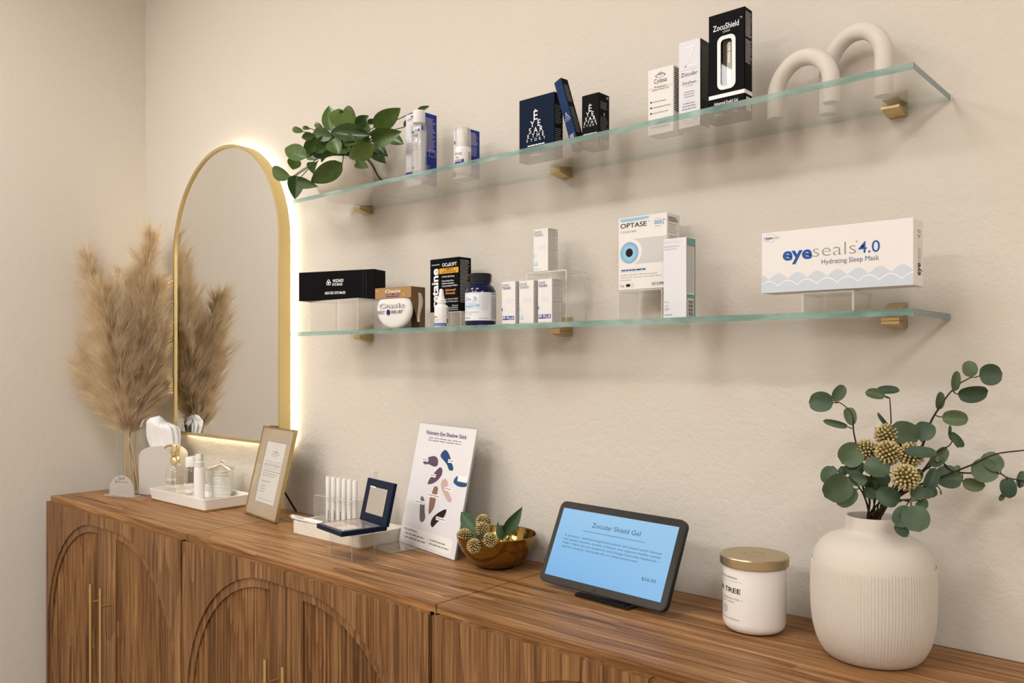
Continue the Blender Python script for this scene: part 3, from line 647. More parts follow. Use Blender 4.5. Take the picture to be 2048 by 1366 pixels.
# slim box leaning on the wide one
o = MB().bbox(-0.0095, 0.0095, -0.0095, 0.0095, 0, 0.148, 0.0006, faces=dict(right=1), seg=1).build('cosmetics_box', [mat('deep_blue_card', (0.004, 0.026, 0.10), 0.35, spec=0.1), M['black']])
o.location = (-0.9415, -0.0975, Z + 0.0034); o.rotation_euler = (0, -math.radians(19.0), math.radians(-6))
tag(o, 'slim blue box leaning against the wide navy eye-chart box', 'box')
F = Print(o, lambda x, z, l: (x - 0.0095, -0.0095 - l, z), 0.019, 0.148); eyechart(F, 0.5, 0.40, 0.24, 1.5, 'whiteink'); F.lines(0.2, 0.8, 0.21, 0.15, 4, 'whiteink', seed=21).lines(0.3, 0.7, 0.11, 0.09, 1, 'whiteink', 0.9, 22).done()
S = Print(o, lambda x, z, l: (0.0095 + l, -0.0095 + x, z), 0.019, 0.148); S.lines(0.15, 0.85, 0.9, 0.65, 14, 'grey', 0.35, 5).lines(0.15, 0.85, 0.58, 0.2, 20, 'grey', 0.35, 6).done()
o, F, S = carton('cosmetics_box', 'small black box with eye-chart letters, right of the leaning slim box', -0.930, -0.8913, -0.105, -0.0715, Z, 1.7635, ['black'])
eyechart(F, 0.5, 0.40, 0.82, 1.5, 'whiteink'); F.lines(0.1, 0.9, 0.275, 0.25, 1, 'silverink', 0.9, 14, rag=0).t('30 ml / 1.01 fl. oz.', 0.5, 0.08, 0.02, 'silverink', a='c', w=0.8).done()
S.lines(0.15, 0.85, 0.84, 0.70, 7, 'grey', 0.3, 41).ring(0.5, 0.63, 0.001, 0.0018, 'silverink').ring(0.5, 0.608, 0.001, 0.0018, 'silverink').lines(0.15, 0.85, 0.56, 0.30, 10, 'grey', 0.25, 42).r(0.1, 0.08, 0.3, 0.15, 'grey').r(0.45, 0.08, 0.62, 0.15, 'grey').r(0.75, 0.08, 0.9, 0.13, 'grey').r(0.7, 0.92, 0.9, 0.96, 'grey').done()

# three eye-care cartons
o, F, S = carton('supplement_box', 'small white probiotics carton, left of the taller silver carton', -0.7876, -0.737, -0.1035, -0.0675, Z, 1.778, ['white', 'cream'], dict(right=1))
F.ring(0.5, 0.885, 0.0042, 0.0050, 'ink', sx=2.0, sz=0.7).ring(0.5, 0.895, 0.0040, 0.0048, 'ink', sx=1.15, sz=0.95, a0=0, a1=180).lines(0.43, 0.57, 0.906, 0.893, 1, 'ink', 0.9, 68).t('Cydexa', 0.5, 0.775, 0.068, 'ink', a='c', w=0.5).r(0.02, 0.708, 0.2, 0.711, 'ink').r(0.78, 0.708, 0.98, 0.711, 'ink')
F.t('Probiotics', 0.5, 0.70, 0.036, 'ink', a='c', w=0.48).t('SUPPORT FOR DRY EYE*', 0.5, 0.665, 0.022, 'ink', a='c', w=0.7)
for k, s_ in enumerate(('Eye Doctor Developed', 'Auto-Encapsulation Technology', 'Grown & Cultured in USA')):
    F.disc(0.13, 0.50 - k * 0.085, 0.0017, 'ink').t(s_, 0.2, 0.488 - k * 0.085, 0.022, 'ink', w=(0.5, 0.7, 0.6)[k])
F.t('30 CAPSULES', 0.5, 0.16, 0.034, 'ink', a='c', w=0.5).t('DIETARY SUPPLEMENT', 0.5, 0.095, 0.03, 'ink', a='c', w=0.75).done()
S.lines(0.1, 0.9, 0.97, 0.3, 20, 'ink', 0.55, 51, rag=0.1).done()
o, F, S = carton('foam_box', 'tall silver-white carton with embossed Z between the probiotics and black boxes', -0.7258, -0.6854, -0.105, -0.0725, Z, 1.8102, ['lav', 'charcoal'], dict(right=1))
zz = [((0.28, 0.93), (0.78, 0.93), (0.78, 0.915), (0.28, 0.915)), ((0.74, 0.915), (0.78, 0.915), (0.34, 0.70), (0.29, 0.70)), ((0.29, 0.715), (0.80, 0.715), (0.80, 0.70), (0.29, 0.70))]
for q in zz: F.poly(list(q), 'whiteink', 3)
F.r(0.1, 0.666, 0.9, 0.6685, 'grey').t('Zocular', 0.5, 0.595, 0.045, 'ink', a='c', w=0.78).t('ZocuFoam', 0.5, 0.50, 0.033, 'ink', a='c', w=0.66).t('by ZOCULAR', 0.5, 0.472, 0.015, 'grey', a='c', w=0.35).lines(0.22, 0.78, 0.415, 0.33, 3, 'grey', 0.35, 61, center=True).r(0.38, 0.305, 0.62, 0.307, 'grey').lines(0.15, 0.85, 0.285, 0.19, 3, 'grey', 0.4, 62, center=True)
F.t('1.7 FL OZ', 0.13, 0.075, 0.02, 'grey', w=0.26).t('e 50 ML', 0.65, 0.075, 0.02, 'grey', w=0.24).t('topical foam', 0.3, 0.045, 0.014, 'grey', w=0.4).done()
S.lines(0.2, 0.85, 0.92, 0.3, 30, 'grey', 0.3, 63).done()
# gel box with a window showing the tube
e = thing('gel_box', 'tallest black carton with white-framed window showing a silver tube', 'box', ((-0.6709 - 0.6072) / 2, -0.089, Z))
w = 0.0637; d = 0.026; h = 0.1765; wx0, wx1, wz0, wz1 = -w / 2 + 0.0215, -w / 2 + 0.0415, 0.057, 0.1325
def ring_plate(a, b, y0, y1):
    n = len(a); vs = [(x, y, z) for y in (y0, y1) for l in (a, b) for x, z in l]; fs = []
    for i in range(n):
        j = (i + 1) % n
        fs += [(i, j, n + j, n + i), (2 * n + i, 2 * n + j, 3 * n + j, 3 * n + i), (i, j, 2 * n + j, 2 * n + i), (n + i, n + j, 3 * n + j, 3 * n + i)]
    return MB().add(vs, fs)
mb = ring_plate(rrect(-w / 2, w / 2, 0, h, 0.0001), rrect(wx0, wx1, wz0, wz1, 0.006), -d / 2, -d / 2 + 0.0008)
mb.box(w / 2 - 0.0008, w / 2, -d / 2, d / 2, 0, h).box(-w / 2, -w / 2 + 0.0008, -d / 2, d / 2, 0, h).box(-w / 2, w / 2, d / 2 - 0.0008, d / 2, 0, h).box(-w / 2, w / 2, -d / 2, d / 2, 0, 0.0008).box(-w / 2, w / 2, -d / 2, d / 2, h - 0.0008, h)
mb.build('carton', M['black'], e, recalc=True)
MB().box(wx0 - 0.004, wx1 + 0.004, 0.0035, 0.006, wz0 - 0.004, wz1 + 0.004).build('inner_tray', mat('tray_taupe', (0.30, 0.27, 0.22), 0.5), e)
MB().prism([rrect(wx0, wx1, wz0, wz1, 0.006)], -d / 2 + 0.0009, -d / 2 + 0.0013).build('window', M['film'], e)
tb = MB().lathe([(0.0, 0.0), (0.0055, 0.0), (0.006, 0.003), (0.006, 0.066), (0.0045, 0.069), (0.0, 0.069)], 20, c=((wx0 + wx1) / 2 + 0.003, -0.004, wz0 + 0.002)).build('gel_tube', M['silver'], e, smooth=40)
P = Print(tb, lambda x, z, l: ((wx0 + wx1) / 2 + 0.003 + 0.0062 * math.sin((x - 0.006) / 0.006), -0.004 - 0.0062 * math.cos((x - 0.006) / 0.006), wz0 + z), 0.012, 0.07)
P.t('Z', 0.5, 0.86, 0.10, 'ink', a='c').t('Zocular', 0.5, 0.78, 0.03, 'ink', a='c', w=0.7).t('ZocuShield', 0.6, 0.22, 0.3, 'ink', rot=True, w=0.3).done()
F = Print(e, lambda x, z, l: (x - w / 2, -d / 2 - l, z), w, h)
ro = rrect(wx0 - 0.0062, wx1 + 0.0062, wz0 - 0.0062, wz1 + 0.0062, 0.010); ri = rrect(wx0, wx1, wz0, wz1, 0.006)
ring_plate(ro, ri, -d / 2 - 0.0003, -d / 2).build('window_frame', M['whiteink'], e)
F.t('ZocuShield', 0.12, 0.845, 0.052, 'whiteink', w=0.72, bold=0.008).t('by ZOCULAR', 0.4, 0.815, 0.018, 'whiteink', w=0.2).t('TM', 0.87, 0.905, 0.012, 'whiteink')
F.r(0.0, 0.216, 1.0, 0.252, 'whiteink').t('Advanced Eyelid Gel', 0.15, 0.155, 0.028, 'whiteink', w=0.66, bold=0.006).t('0.34 FL OZ', 0.15, 0.055, 0.02, 'silverink', w=0.22).t('10 mL', 0.68, 0.062, 0.02, 'silverink', w=0.13).done()
S = Print(e, lambda x, z, l: (w / 2 + l, -d / 2 + x, z), d, h)
S.r(0.0, 0.216, 1.0, 0.252, 'whiteink').lines(0.08, 0.9, 0.965, 0.73, 16, 'silverink', 0.4, 71).lines(0.08, 0.9, 0.71, 0.49, 15, 'silverink', 0.4, 72).r(0.2, 0.07, 0.85, 0.19, 'whiteink')
for k in range(9): S.r(0.27 + k * 0.06, 0.08, 0.27 + k * 0.06 + (0.03 if k % 3 else 0.015), 0.18, 'ink', 2)
S.done()

# two clay arches
def clay_arch(label, c, rz, leg, R=0.0515, r=0.0128):
    pts = [(-R, 0, 0.0), (-R, 0, leg * 0.5), (-R, 0, leg)] + [(-R * math.cos(PI * i / 24), 0, leg + R * math.sin(PI * i / 24)) for i in range(1, 24)] + [(R, 0, leg), (R, 0, leg * 0.5), (R, 0, 0.0)]
    o = MB().tube(pts, r, 20).build('arch_sculpture', M['clay'], loc=c, rz=rz, smooth=50)
    tag(o, label, 'sculpture', 'pair of white clay arches')
clay_arch('lower white clay arch sculpture, left of the pair on the upper shelf', (-0.527, -0.0675, Z), math.radians(-14), 0.032)
clay_arch('taller white clay arch sculpture nearest the right end of the upper shelf', (-0.4555, -0.042, Z), math.radians(-20), 0.060)

# ================================================================== things on the lower shelf
Z = ZL + 0.0002
riser('acrylic_riser', 'clear acrylic riser under the long black mask box', -1.7355, -1.555, -0.140, -0.060, Z, 1.4185, rz=math.radians(2))
w, d, h = 0.217, 0.050, 0.0700; th = math.radians(18.5)
pl = Vector((-1.7519, -0.1634, 1.4188)); c = pl + Vector((math.cos(th), math.sin(th), 0)) * w / 2 + Vector((-math.sin(th), math.cos(th), 0)) * d / 2
o, F, S = carton('mask_box', 'long black eye mask box lying on a clear riser near the mirror', -w / 2, w / 2, -d / 2, d / 2, 0, h, ['black'], rz=th)
o.location = c
for a in (90, 210, 330):
    q = math.radians(a); F.ring(0.405 + 0.0032 * math.cos(q) / w, 0.60 + 0.0032 * math.sin(q) / h, 0.0026, 0.0040, 'whiteink', sx=1, sz=1.15)
F.t('WIZARD', 0.455, 0.61, 0.10, 'whiteink', w=0.145, bold=0.014, slant=0.15).t('EYE MASK', 0.455, 0.49, 0.085, 'whiteink', w=0.135, bold=0.012, slant=0.15).t('HEATED EYE MASK', 0.355, 0.20, 0.088, 'whiteink', w=0.275, bold=0.012, slant=0.1)
F.done()
MB().box(0.0765, 0.0775, -d / 2 - 0.0002, -d / 2 + 0.001, 0.0, h).box(0.0855, 0.0865, -d / 2 - 0.0002, -d / 2 + 0.001, 0.0, h).build('lid_seam', M['charcoal'], o)

# clear pack with a kraft header and round mask
th = math.radians(6); w, d, h = 0.110, 0.046, 0.0945
e = thing('mask_pack', 'kraft and clear window pack holding a round white eye mask on the lower shelf', 'box', (-1.4345, -0.112, Z), th)
hw = w / 2; hd = d / 2
MB().bbox(-hw, hw, -hd, -hd + 0.0012, h * 0.74, h, 0.0005, seg=1).box(-hw, hw, -hd, hd, h - 0.0012, h).build('header_card', M['kraft'], e)
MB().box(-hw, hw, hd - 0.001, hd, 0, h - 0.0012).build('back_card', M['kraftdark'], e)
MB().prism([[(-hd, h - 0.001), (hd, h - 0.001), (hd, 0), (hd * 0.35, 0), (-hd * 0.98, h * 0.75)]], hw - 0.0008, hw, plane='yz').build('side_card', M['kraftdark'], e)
mk = []
for i in range(11):
    t = i / 10; mk.append((0.002 + 0.010 + 0.003 * math.sin(t * PI * 3), h * (0.84 - 0.6 * t)))
sp = [(0.0005 + hd * 0.18 + 0.004 * math.sin(4.2 * t), h * (0.86 - 0.68 * t)) for t in [i / 12 for i in range(13)]]
loop = [(y - 0.0045 - 0.003 * math.sin(PI * i / 12), z) for i, (y, z) in enumerate(sp)] + [(y + 0.0045 + 0.003 * math.sin(2 * PI * i / 12), z) for i, (y, z) in reversed(list(enumerate(sp)))]
MB().prism([loop], hw, hw + 0.0003, plane='yz').build('printed_mask', M['cream'], e)
MB().box(-hw, hw, -hd, -hd + 0.0005, 0, h * 0.74).box(-hw, -hw + 0.0005, -hd, hd, 0, h * 0.99).build('clear_window', M['acrylic'], e)
MB().box(-hw, hw, -hd, hd, 0, 0.0008).build('base_card', M['kraftdark'], e)
R = 0.0490
msk = MB().lathe([(0.0, 0.0), (R * 0.80, 0.0003), (R * 0.96, 0.0025), (R, 0.007), (R * 0.97, 0.013), (R * 0.9, 0.016), (0.0, 0.017)], 44)
mo = msk.build('eye_mask', M['cotton'], e, smooth=60); mo.location = (-0.0015, -hd + 0.0012, R * 0.92 + 0.0012); mo.rotation_euler = (-PI / 2, 0, 0); mo.scale = (1.06, 0.92, 1.0)
F = Print(e, lambda x, z, l: (x - hw, -hd - l, z), w, h)
F.t('Oasis', 0.5, 0.875, 0.075, 'whiteink', a='c', w=0.42).t('REST   RELIEF', 0.5, 0.82, 0.03, 'purple', a='c', w=0.4).disc(0.49, 0.832, 0.0022, 'purple').r(0.3, 0.775, 0.68, 0.795, 'purple').disc(0.06, 0.93, 0.0022, 'orange').disc(0.79, 0.82, 0.0022, 'orange')
F.t('Oasis', 0.46, 0.52, 0.105, 'grey', a='c', w=0.72, bold=0.035).t('Oasis', 0.46, 0.52, 0.105, 'whiteink', a='c', w=0.70, bold=-0.006, l=4).t('REST', 0.07, 0.38, 0.075, 'ink', w=0.21).t('RELIEF', 0.46, 0.38, 0.075, 'ink', w=0.31).disc(0.375, 0.413, 0.0056, 'navyink', sz=1.15).t('TM', 0.79, 0.44, 0.02, 'ink').done()

# black carton on a small riser, dropper bottle in front
riser('acrylic_riser', 'small low clear riser under the black eye-drop carton', -1.3600, -1.2600, -0.092, -0.030, Z, 1.3785, t=0.0025)
o, F, S = carton('eye_drop_box', 'black eye-drop carton with yellow band on the lower shelf', -1.3660, -1.2755, -0.083, -0.045, 1.3788, 1.4965, ['black'])
F.t('retaine', 0.285, 0.10, 0.215, 'whiteink', w=0.72, rot=True, bold=0.03).t('MGD', 0.32, 0.70, 0.05, 'orange', w=0.10, rot=True).lines(0.06, 0.34, 0.90, 0.882, 1, 'silverink', 0.9, 69, rag=0).ring(0.49, 0.97, 0.006, 0.0064, 'charcoal', sz=0.75)
F.t('OCuSOFT', 0.43, 0.845, 0.062, 'whiteink', w=0.5, bold=0.012).r(0.33, 0.715, 0.985, 0.815, 'amber').t('COMPLETE', 0.66, 0.773, 0.032, 'ink', a='c', w=0.32, l=3, bold=0.012).t('DRY EYE RELIEF', 0.66, 0.728, 0.03, 'ink', a='c', w=0.48, l=3, bold=0.012)
for k, (s_, ww) in enumerate((('Lubricant Eye Drops', 0.43), ('Preservative-Free', 0.40), ('Relieves Irritation', 0.42), ('Long Lasting Comfort', 0.54))): F.t(s_, 0.42, (0.645, 0.565, 0.518, 0.472)[k], 0.027, 'whiteink', w=ww, bold=0.012)
F.t('Advanced', 0.52, 0.385, 0.042, 'orange', w=0.36, bold=0.012, slant=0.2).t('Formula', 0.55, 0.325, 0.042, 'orange', w=0.32, bold=0.012, slant=0.2).t('Superior Dry Eye Relief', 0.42, 0.225, 0.026, 'whiteink', w=0.55).t('Without A Prescription', 0.42, 0.18, 0.026, 'whiteink', w=0.55).t('30 Sterile', 0.77, 0.10, 0.024, 'whiteink', w=0.2).t('Single-Use Containers', 0.5, 0.065, 0.024, 'whiteink', w=0.47).t('0.013 fl oz (0.4 mL) each', 0.5, 0.03, 0.022, 'whiteink', w=0.47).done()
S.lines(0.1, 0.9, 0.95, 0.15, 32, 'silverink', 0.3, 81).done()
e = thing('dropper_bottle', 'small white dropper bottle with blue band before the black carton', 'bottle', (-1.2700, -0.140, Z))
r = 0.0148
MB().lathe([(0, 0), (r - 0.001, 0), (r, 0.001), (r, 0.040), (r * 0.93, 0.045), (r * 0.6, 0.049), (r * 0.55, 0.051), (0, 0.051)], 28).build('body', M['plastic'], e, smooth=40)
MB().lathe([(0, 0.051), (0.0095, 0.051), (0.0095, 0.057), (0.0070, 0.060), (0.0052, 0.071), (0.0040, 0.079), (0.0028, 0.081), (0, 0.081)], 24, rib=lambda r_, z, a, i: r_ * (1.03 if i % 2 and z < 0.061 else 1)).build('cap', M['plastic'], e, smooth=30)
P = Print(e, wrap(r, -2.25), r * 2.7, 0.045); P.curved = True
P.r(0.0, 0.07, 0.85, 0.2, 'blueink').t('Relief Eye Drops', 0.1, 0.1, 0.06, 'whiteink', w=0.65, l=3).lines(0.05, 0.4, 0.52, 0.45, 1, 'grey', 0.9, 70).lines(0.05, 0.55, 0.38, 0.25, 3, 'lgrey', 0.3, 91).lines(0.85, 0.98, 0.9, 0.5, 9, 'grey', 0.5, 92)
for k in range(6): P.r(0.86 + 0.024 * k, 0.2, 0.875 + 0.024 * k, 0.42, 'ink')
P.done()

# cobalt supplement bottle
e = thing('supplement_bottle', 'cobalt blue supplement bottle with black ribbed cap on the lower shelf', 'bottle', (-1.1830, -0.112, Z))
r = 0.0318
MB().lathe([(0, 0.001), (r - 0.006, 0), (r - 0.001, 0.003), (r, 0.007), (r, 0.066), (r - 0.001, 0.074), (r - 0.005, 0.082), (r - 0.011, 0.0865), (r - 0.011, 0.091), (0, 0.091)], 44).build('body', M['cobalt'], e, smooth=40)
MB().lathe([(0, 0.091), (0.0215, 0.091), (0.0222, 0.092), (0.0222, 0.107), (0.0208, 0.109), (0, 0.109)], 96, rib=lambda r_, z, a, i: r_ * (1.018 if i % 2 and 0.092 < z < 0.108 else 1)).build('cap', M['capblack'], e, smooth=20)
MB().lathe([(r + 0.0003, 0.012), (r + 0.0003, 0.069)], 60, cap0=False, cap1=False).build('label_wrap', mat('label_white', (0.74, 0.77, 0.80), 0.35), e, smooth=60, recalc=True)
P = Print(e, wrap(r + 0.0004, -2.12, 0.012), r * 2.69, 0.057); P.curved = True
P.frame(0.0, 0.42, 0.47, 0.985, 0.0005, 'sky').t('De', 0.055, 0.70, 0.135, 'iris', w=0.19).t('3', 0.295, 0.70, 0.135, 'iris', w=0.1).t('OMEGA BENEFITS', 0.05, 0.615, 0.03, 'iris', w=0.34).r(0.0, 0.50, 0.47, 0.58, 'sky').lines(0.05, 0.4, 0.555, 0.525, 1, 'whiteink', 0.9, 73, l=3).lines(0.05, 0.38, 0.49, 0.44, 1, 'iris', 0.4, 93).t('DIETARY SUPPLEMENT', 0.02, 0.28, 0.035, 'grey', w=0.44).t('60 softgels', 0.08, 0.21, 0.03, 'grey', w=0.2)
P.t('PRN', 0.06, 0.07, 0.05, 'grey', w=0.16, bold=0.01).lines(0.45, 0.68, 0.09, 0.05, 1, 'grey', 0.5, 94).t('Supplement', 0.77, 0.93, 0.05, 'ink', w=0.25, bold=0.012).lines(0.77, 1.0, 0.86, 0.05, 20, 'grey', 0.45, 95, rag=0.1).r(0.75, 0.0, 0.756, 1.0, 'lgrey')
for k in range(15): P.poly([(0.5 + 0.016 * k, 0.98), (0.503 + 0.016 * k, 0.98), (0.503 + 0.012 * k - 0.0, 0.36), (0.5 + 0.012 * k - 0.0, 0.36)], 'lgrey')
P.done()

# eye-drop cartons
def tears(label, x0, x1, y0, z0, z1, plus, depth=0.031):
    o, F, S = carton('eye_drop_box', label, x0, x1, y0, y0 + depth, z0, z1, ['white'], group='white eye-drop cartons')
    c1, c2 = ('slate', 'royal') if plus else ('slate', 'slate')
    F.t('OASIS', 0.05, 0.895, 0.055, 'slate', w=0.5).t('TEARS', 0.05, 0.825, 0.055, c2, w=0.62, bold=0.02 if plus else 0.0).lines(0.3, 0.9, 0.60, 0.49, 4, 'pale', 0.3, 101)
    F.poly([(-0.0, 0.40), (0.13, 0.435), (0.27, 0.375), (0.13, 0.315), (0.0, 0.35), (0.0, 0.36), (0.13, 0.33), (0.235, 0.375), (0.13, 0.42), (0.0, 0.39)], 'pale').poly([(0.0, 0.395), (0.10, 0.40), (0.07, 0.35), (0.0, 0.345)], 'slate' if plus else 'sky', 2)
    if plus: F.r(0.05, 0.135, 0.92, 0.225, 'royal').t('PF PLUS', 0.09, 0.15, 0.06, 'whiteink', w=0.8, l=3, bold=0.02)
    else: F.r(0.04, 0.135, 0.30, 0.225, 'sky').t('PF', 0.09, 0.15, 0.06, 'whiteink', w=0.17, l=3, bold=0.015)
    F.t('30 vials 0.3 mL', 0.05, 0.045, 0.022, 'grey', w=0.5).done()
    S.frame(0.04, 0.03, 0.96, 0.985, 0.0006, 'ink').r(0.04, 0.845, 0.96, 0.853, 'ink').r(0.04, 0.50, 0.96, 0.508, 'ink').r(0.04, 0.27, 0.96, 0.276, 'ink').lines(0.12, 0.9, 0.97, 0.86, 4, 'grey', 0.4, 103).lines(0.12, 0.9, 0.82, 0.52, 11, 'grey', 0.3, 104).lines(0.12, 0.9, 0.48, 0.29, 8, 'grey', 0.3, 105).lines(0.12, 0.9, 0.25, 0.05, 8, 'grey', 0.3, 106).done()
tears('white eye-drop carton with dark blue band, beside the cobalt bottle', -1.1265, -1.0900, -0.110, Z, 1.4300, True)
tears('white eye-drop carton with pale blue band, middle of the three in a row', -1.0805, -1.0428, -0.110, Z, 1.4292, False)
tears('white eye-drop carton with dark blue band, right one of the three in a row', -1.0323, -0.9969, -0.110, Z, 1.4293, True)
riser('acrylic_riser', 'clear acrylic riser bridging over the row of small cartons', -1.0900, -0.9870, -0.0770, -0.012, Z, 1.4490, t=0.003)
tears('white eye-drop carton standing alone on top of the clear riser', -1.0718, -1.0343, -0.0760, 1.4493, 1.5340, False)

# cooling mask carton on a riser
riser('acrylic_riser', 'clear acrylic riser under the cooling mask carton', -0.8690, -0.7740, -0.078, -0.012, Z, 1.4005)
o, F, S = carton('mask_box', 'white cooling mask carton with big blue eye on a clear riser', -0.8684, -0.7663, -0.0755, -0.032, 1.4008, 1.5330, ['white', 'cream'], dict(right=1))
F.poly([(0.05, 0.985), (0.64, 0.985), (0.64, 0.955)] + [(0.64 - 0.59 * t, 0.955 - 0.012 * math.sin(PI * t) - 0.012 * t) for t in (0.2, 0.4, 0.6, 0.8, 1.0)], 'sky').t('OPTASE', 0.045, 0.855, 0.062, 'ink', w=0.55, bold=0.012).ring(0.63, 0.915, 0.0006, 0.001, 'ink').t('COOLING MASK', 0.045, 0.785, 0.03, 'grey', w=0.34)
F.ring(0.82, 0.885, 0.0064, 0.0067, 'navyink', sx=0.95, sz=1.1).r(0.75, 0.865, 0.90, 0.905, 'sky', 2).frame(0.75, 0.865, 0.90, 0.905, 0.0004, 'navyink', 3).ring(0.82, 0.79, 0.006, 0.0064, 'navyink', a0=20, a1=160).r(0.925, 0.86, 0.933, 0.93, 'navyink').ring(0.929, 0.855, 0.0008, 0.0013, 'navyink').disc(0.96, 0.91, 0.001, 'navyink')
F.r(0.30, 0.35, 1.0, 0.695, 'fog').disc(0.27, 0.52, 0.0232, 'white', 2)
F.disc(0.235, 0.51, 0.0192, 'blueink', 3).disc(0.235, 0.51, 0.0186, 'iris', 4).disc(0.235, 0.51, 0.0140, 'sky', 5).disc(0.235, 0.51, 0.0078, 'ink', 6)
F.r(0.05, 0.245, 0.585, 0.295, 'pale').lines(0.07, 0.57, 0.279, 0.262, 1, 'navyink', 0.9, 74, l=3, rag=0).t('Reusable cooling mask to relieve dry eye symptoms', 0.05, 0.20, 0.017, 'grey', w=0.76).t('such as itchy, dry, watery eyes as well as puffy or inflamed', 0.05, 0.165, 0.017, 'grey', w=0.84).t('eyes and eyelids.', 0.05, 0.13, 0.017, 'grey', w=0.23)
F.t('1x', 0.05, 0.04, 0.045, 'ink', w=0.07).frame(0.15, 0.035, 0.33, 0.09, 0.0003, 'grey').disc(0.19, 0.063, 0.0026, 'ink', sx=1.1).disc(0.225, 0.063, 0.0026, 'ink', sx=1.1).ring(0.29, 0.063, 0.001, 0.0016, 'grey', n=8).t('SCOPE', 0.70, 0.045, 0.036, 'ink', w=0.25, bold=0.012).done()
S.lines(0.1, 0.85, 0.95, 0.88, 3, 'ink', 0.5, 111).lines(0.1, 0.8, 0.86, 0.72, 5, 'grey', 0.3, 112).lines(0.2, 0.8, 0.70, 0.6, 4, 'grey', 0.4, 113).done()
# sunscreen carton
o, F, S = carton('sunscreen_box', 'tall narrow white sunscreen carton with teal side on the lower shelf', -0.7523, -0.7079, -0.1105, -0.0795, Z, 1.4800, ['lav', 'teal'], dict(right=1))
F.t('RAYSELF', 0.05, 0.945, 0.022, 'silverink', w=0.8).lines(0.05, 0.75, 0.906, 0.89, 1, 'lgrey', 0.8, 71).lines(0.05, 0.6, 0.874, 0.86, 1, 'lgrey', 0.8, 72).t('BROAD', 0.05, 0.225, 0.010, 'grey', w=0.16).t('SPECTRUM', 0.05, 0.21, 0.010, 'grey', w=0.24).t('SPF', 0.07, 0.165, 0.016, 'grey', w=0.17).t('50+', 0.05, 0.115, 0.036, 'grey', w=0.22, slant=0.15).t('NOEVIR', 0.05, 0.055, 0.016, 'ink', w=0.34).t('NET WT. 1.0 OZ   30 g', 0.05, 0.018, 0.012, 'lgrey', w=0.7).done()
S.r(0.05, 0.30, 0.88, 0.905, 'white').frame(0.05, 0.30, 0.88, 0.905, 0.0005, 'ink', 2).lines(0.12, 0.8, 0.895, 0.32, 34, 'grey', 0.35, 121, l=3, rag=0.1).r(0.1, 0.02, 0.8, 0.26, 'white')
for k in range(13): S.r(0.2, 0.04 + k * 0.016, 0.7, 0.04 + k * 0.016 + (0.009 if k % 3 else 0.005), 'ink', 3)
S.done()
# long sleep mask carton on a riser
riser('acrylic_riser', 'clear acrylic riser under the long white sleep mask carton', -0.5048, -0.4275, -0.125, -0.045, Z, 1.3745)
o, F, S = carton('mask_box', 'long white sleep mask carton with pale blue waves on the lower shelf', -0.5659, -0.3460, -0.130, -0.085, 1.3765, 1.4690, ['white', 'cream'], dict(right=1))
W, H = 0.2199, 0.0925
F.t('eye', 0.155, 0.52, 0.205, 'blueink', w=0.205, bold=0.03).t('seals', 0.365, 0.535, 0.20, 'grey', w=0.285, bold=-0.018).t('4.0', 0.665, 0.535, 0.175, 'blueink', w=0.135, bold=0.004).ring(0.655, 0.72, 0.0011, 0.0014, 'grey').t('R', 0.6525, 0.708, 0.02, 'grey').t('Hydrating Sleep Mask', 0.425, 0.41, 0.075, 'slate', w=0.37)
F.t('eye', 0.03, 0.885, 0.05, 'navyink', w=0.045, bold=0.02).t('eco', 0.078, 0.885, 0.05, 'grey', w=0.05).ring(0.065, 0.905, 0.0098, 0.0103, 'blueink', a0=150, a1=320, sx=1.0, sz=0.6).ring(0.065, 0.905, 0.0098, 0.0103, 'grey', a0=20, a1=120, sx=1.0, sz=0.6)
n = 7
wa = [(0.0, 0.0), (0.999, 0.0)]; up = []
for k in range(8):
    for j in range(8):
        t = j / 8; x = 1 - (k + t) / 7.4
        if x >= 0: up.append((x, 0.21 + 0.105 * math.sin(PI * ((t + 0.02)))))
F.poly(wa + up + [(0.0, 0.22)], 'pale')
up2 = []
for k in range(9):
    for j in range(8):
        t = j / 8; x = 1 - (k + t - 0.5) / 7.4
        if 0 <= x <= 1: up2.append((x, 0.10 + 0.085 * math.sin(PI * t)))
F.poly([(0.0, 0.0), (0.999, 0.0)] + [(x, min(0.99, z + 0.014)) for x, z in up2] + [(0.0, 0.15)], 'whiteink', 2).poly([(0.0, 0.0), (0.999, 0.0)] + up2 + [(0.0, 0.13)], 'pale', 3)
F.done()
S.t('eye', 0.72, 0.16, 0.42, 'ink', w=0.19, rot=True, bold=0.02).t('seals', 0.72, 0.36, 0.36, 'lgrey', w=0.22, rot=True).t('4.0', 0.72, 0.72, 0.32, 'grey', w=0.13, rot=True).done()

# ================================================================== things on the cabinet tops
Z = CTOP + 0.0002
# ---- glass vase with pampas grass
VC = Vector((-2.690, -0.155, Z))
e = thing('glass_vase', 'clear cylindrical glass vase holding pampas grass in the corner', 'vase', VC)
R = 0.049; H = 0.204
MB().lathe([(0.0, 0.0), (R - 0.002, 0.0), (R, 0.003), (R, H), (R - 0.0015, H + 0.001), (R - 0.003, H), (R - 0.003, 0.013), (0.0, 0.012)], 48).build('vessel', M['glass'], e, smooth=40)
NECK = at(256, 872, -0.170)
TIPS = [(172, 520, -.215, .135, 1.0), (300, 480, -.085, .135, 1.1), (112, 690, -.25, .11, 0.9), (233, 540, -.15, .06, 0.4), (268, 560, -.125, .13, 1.0),
        (205, 590, -.245, .13, 1.0), (328, 665, -.070, .13, 1.0), (122, 620, -.235, .13, 1.0), (322, 775, -.080, .10, 0.9), (240, 650, -.20, .12, 0.9), (315, 575, -.078, .13, 1.0)]
WORD = ['tall left', 'tallest right', 'low drooping left', 'short thin middle', 'full middle', 'front left', 'lit right', 'outer left', 'short drooping right', 'front middle', 'right rear']
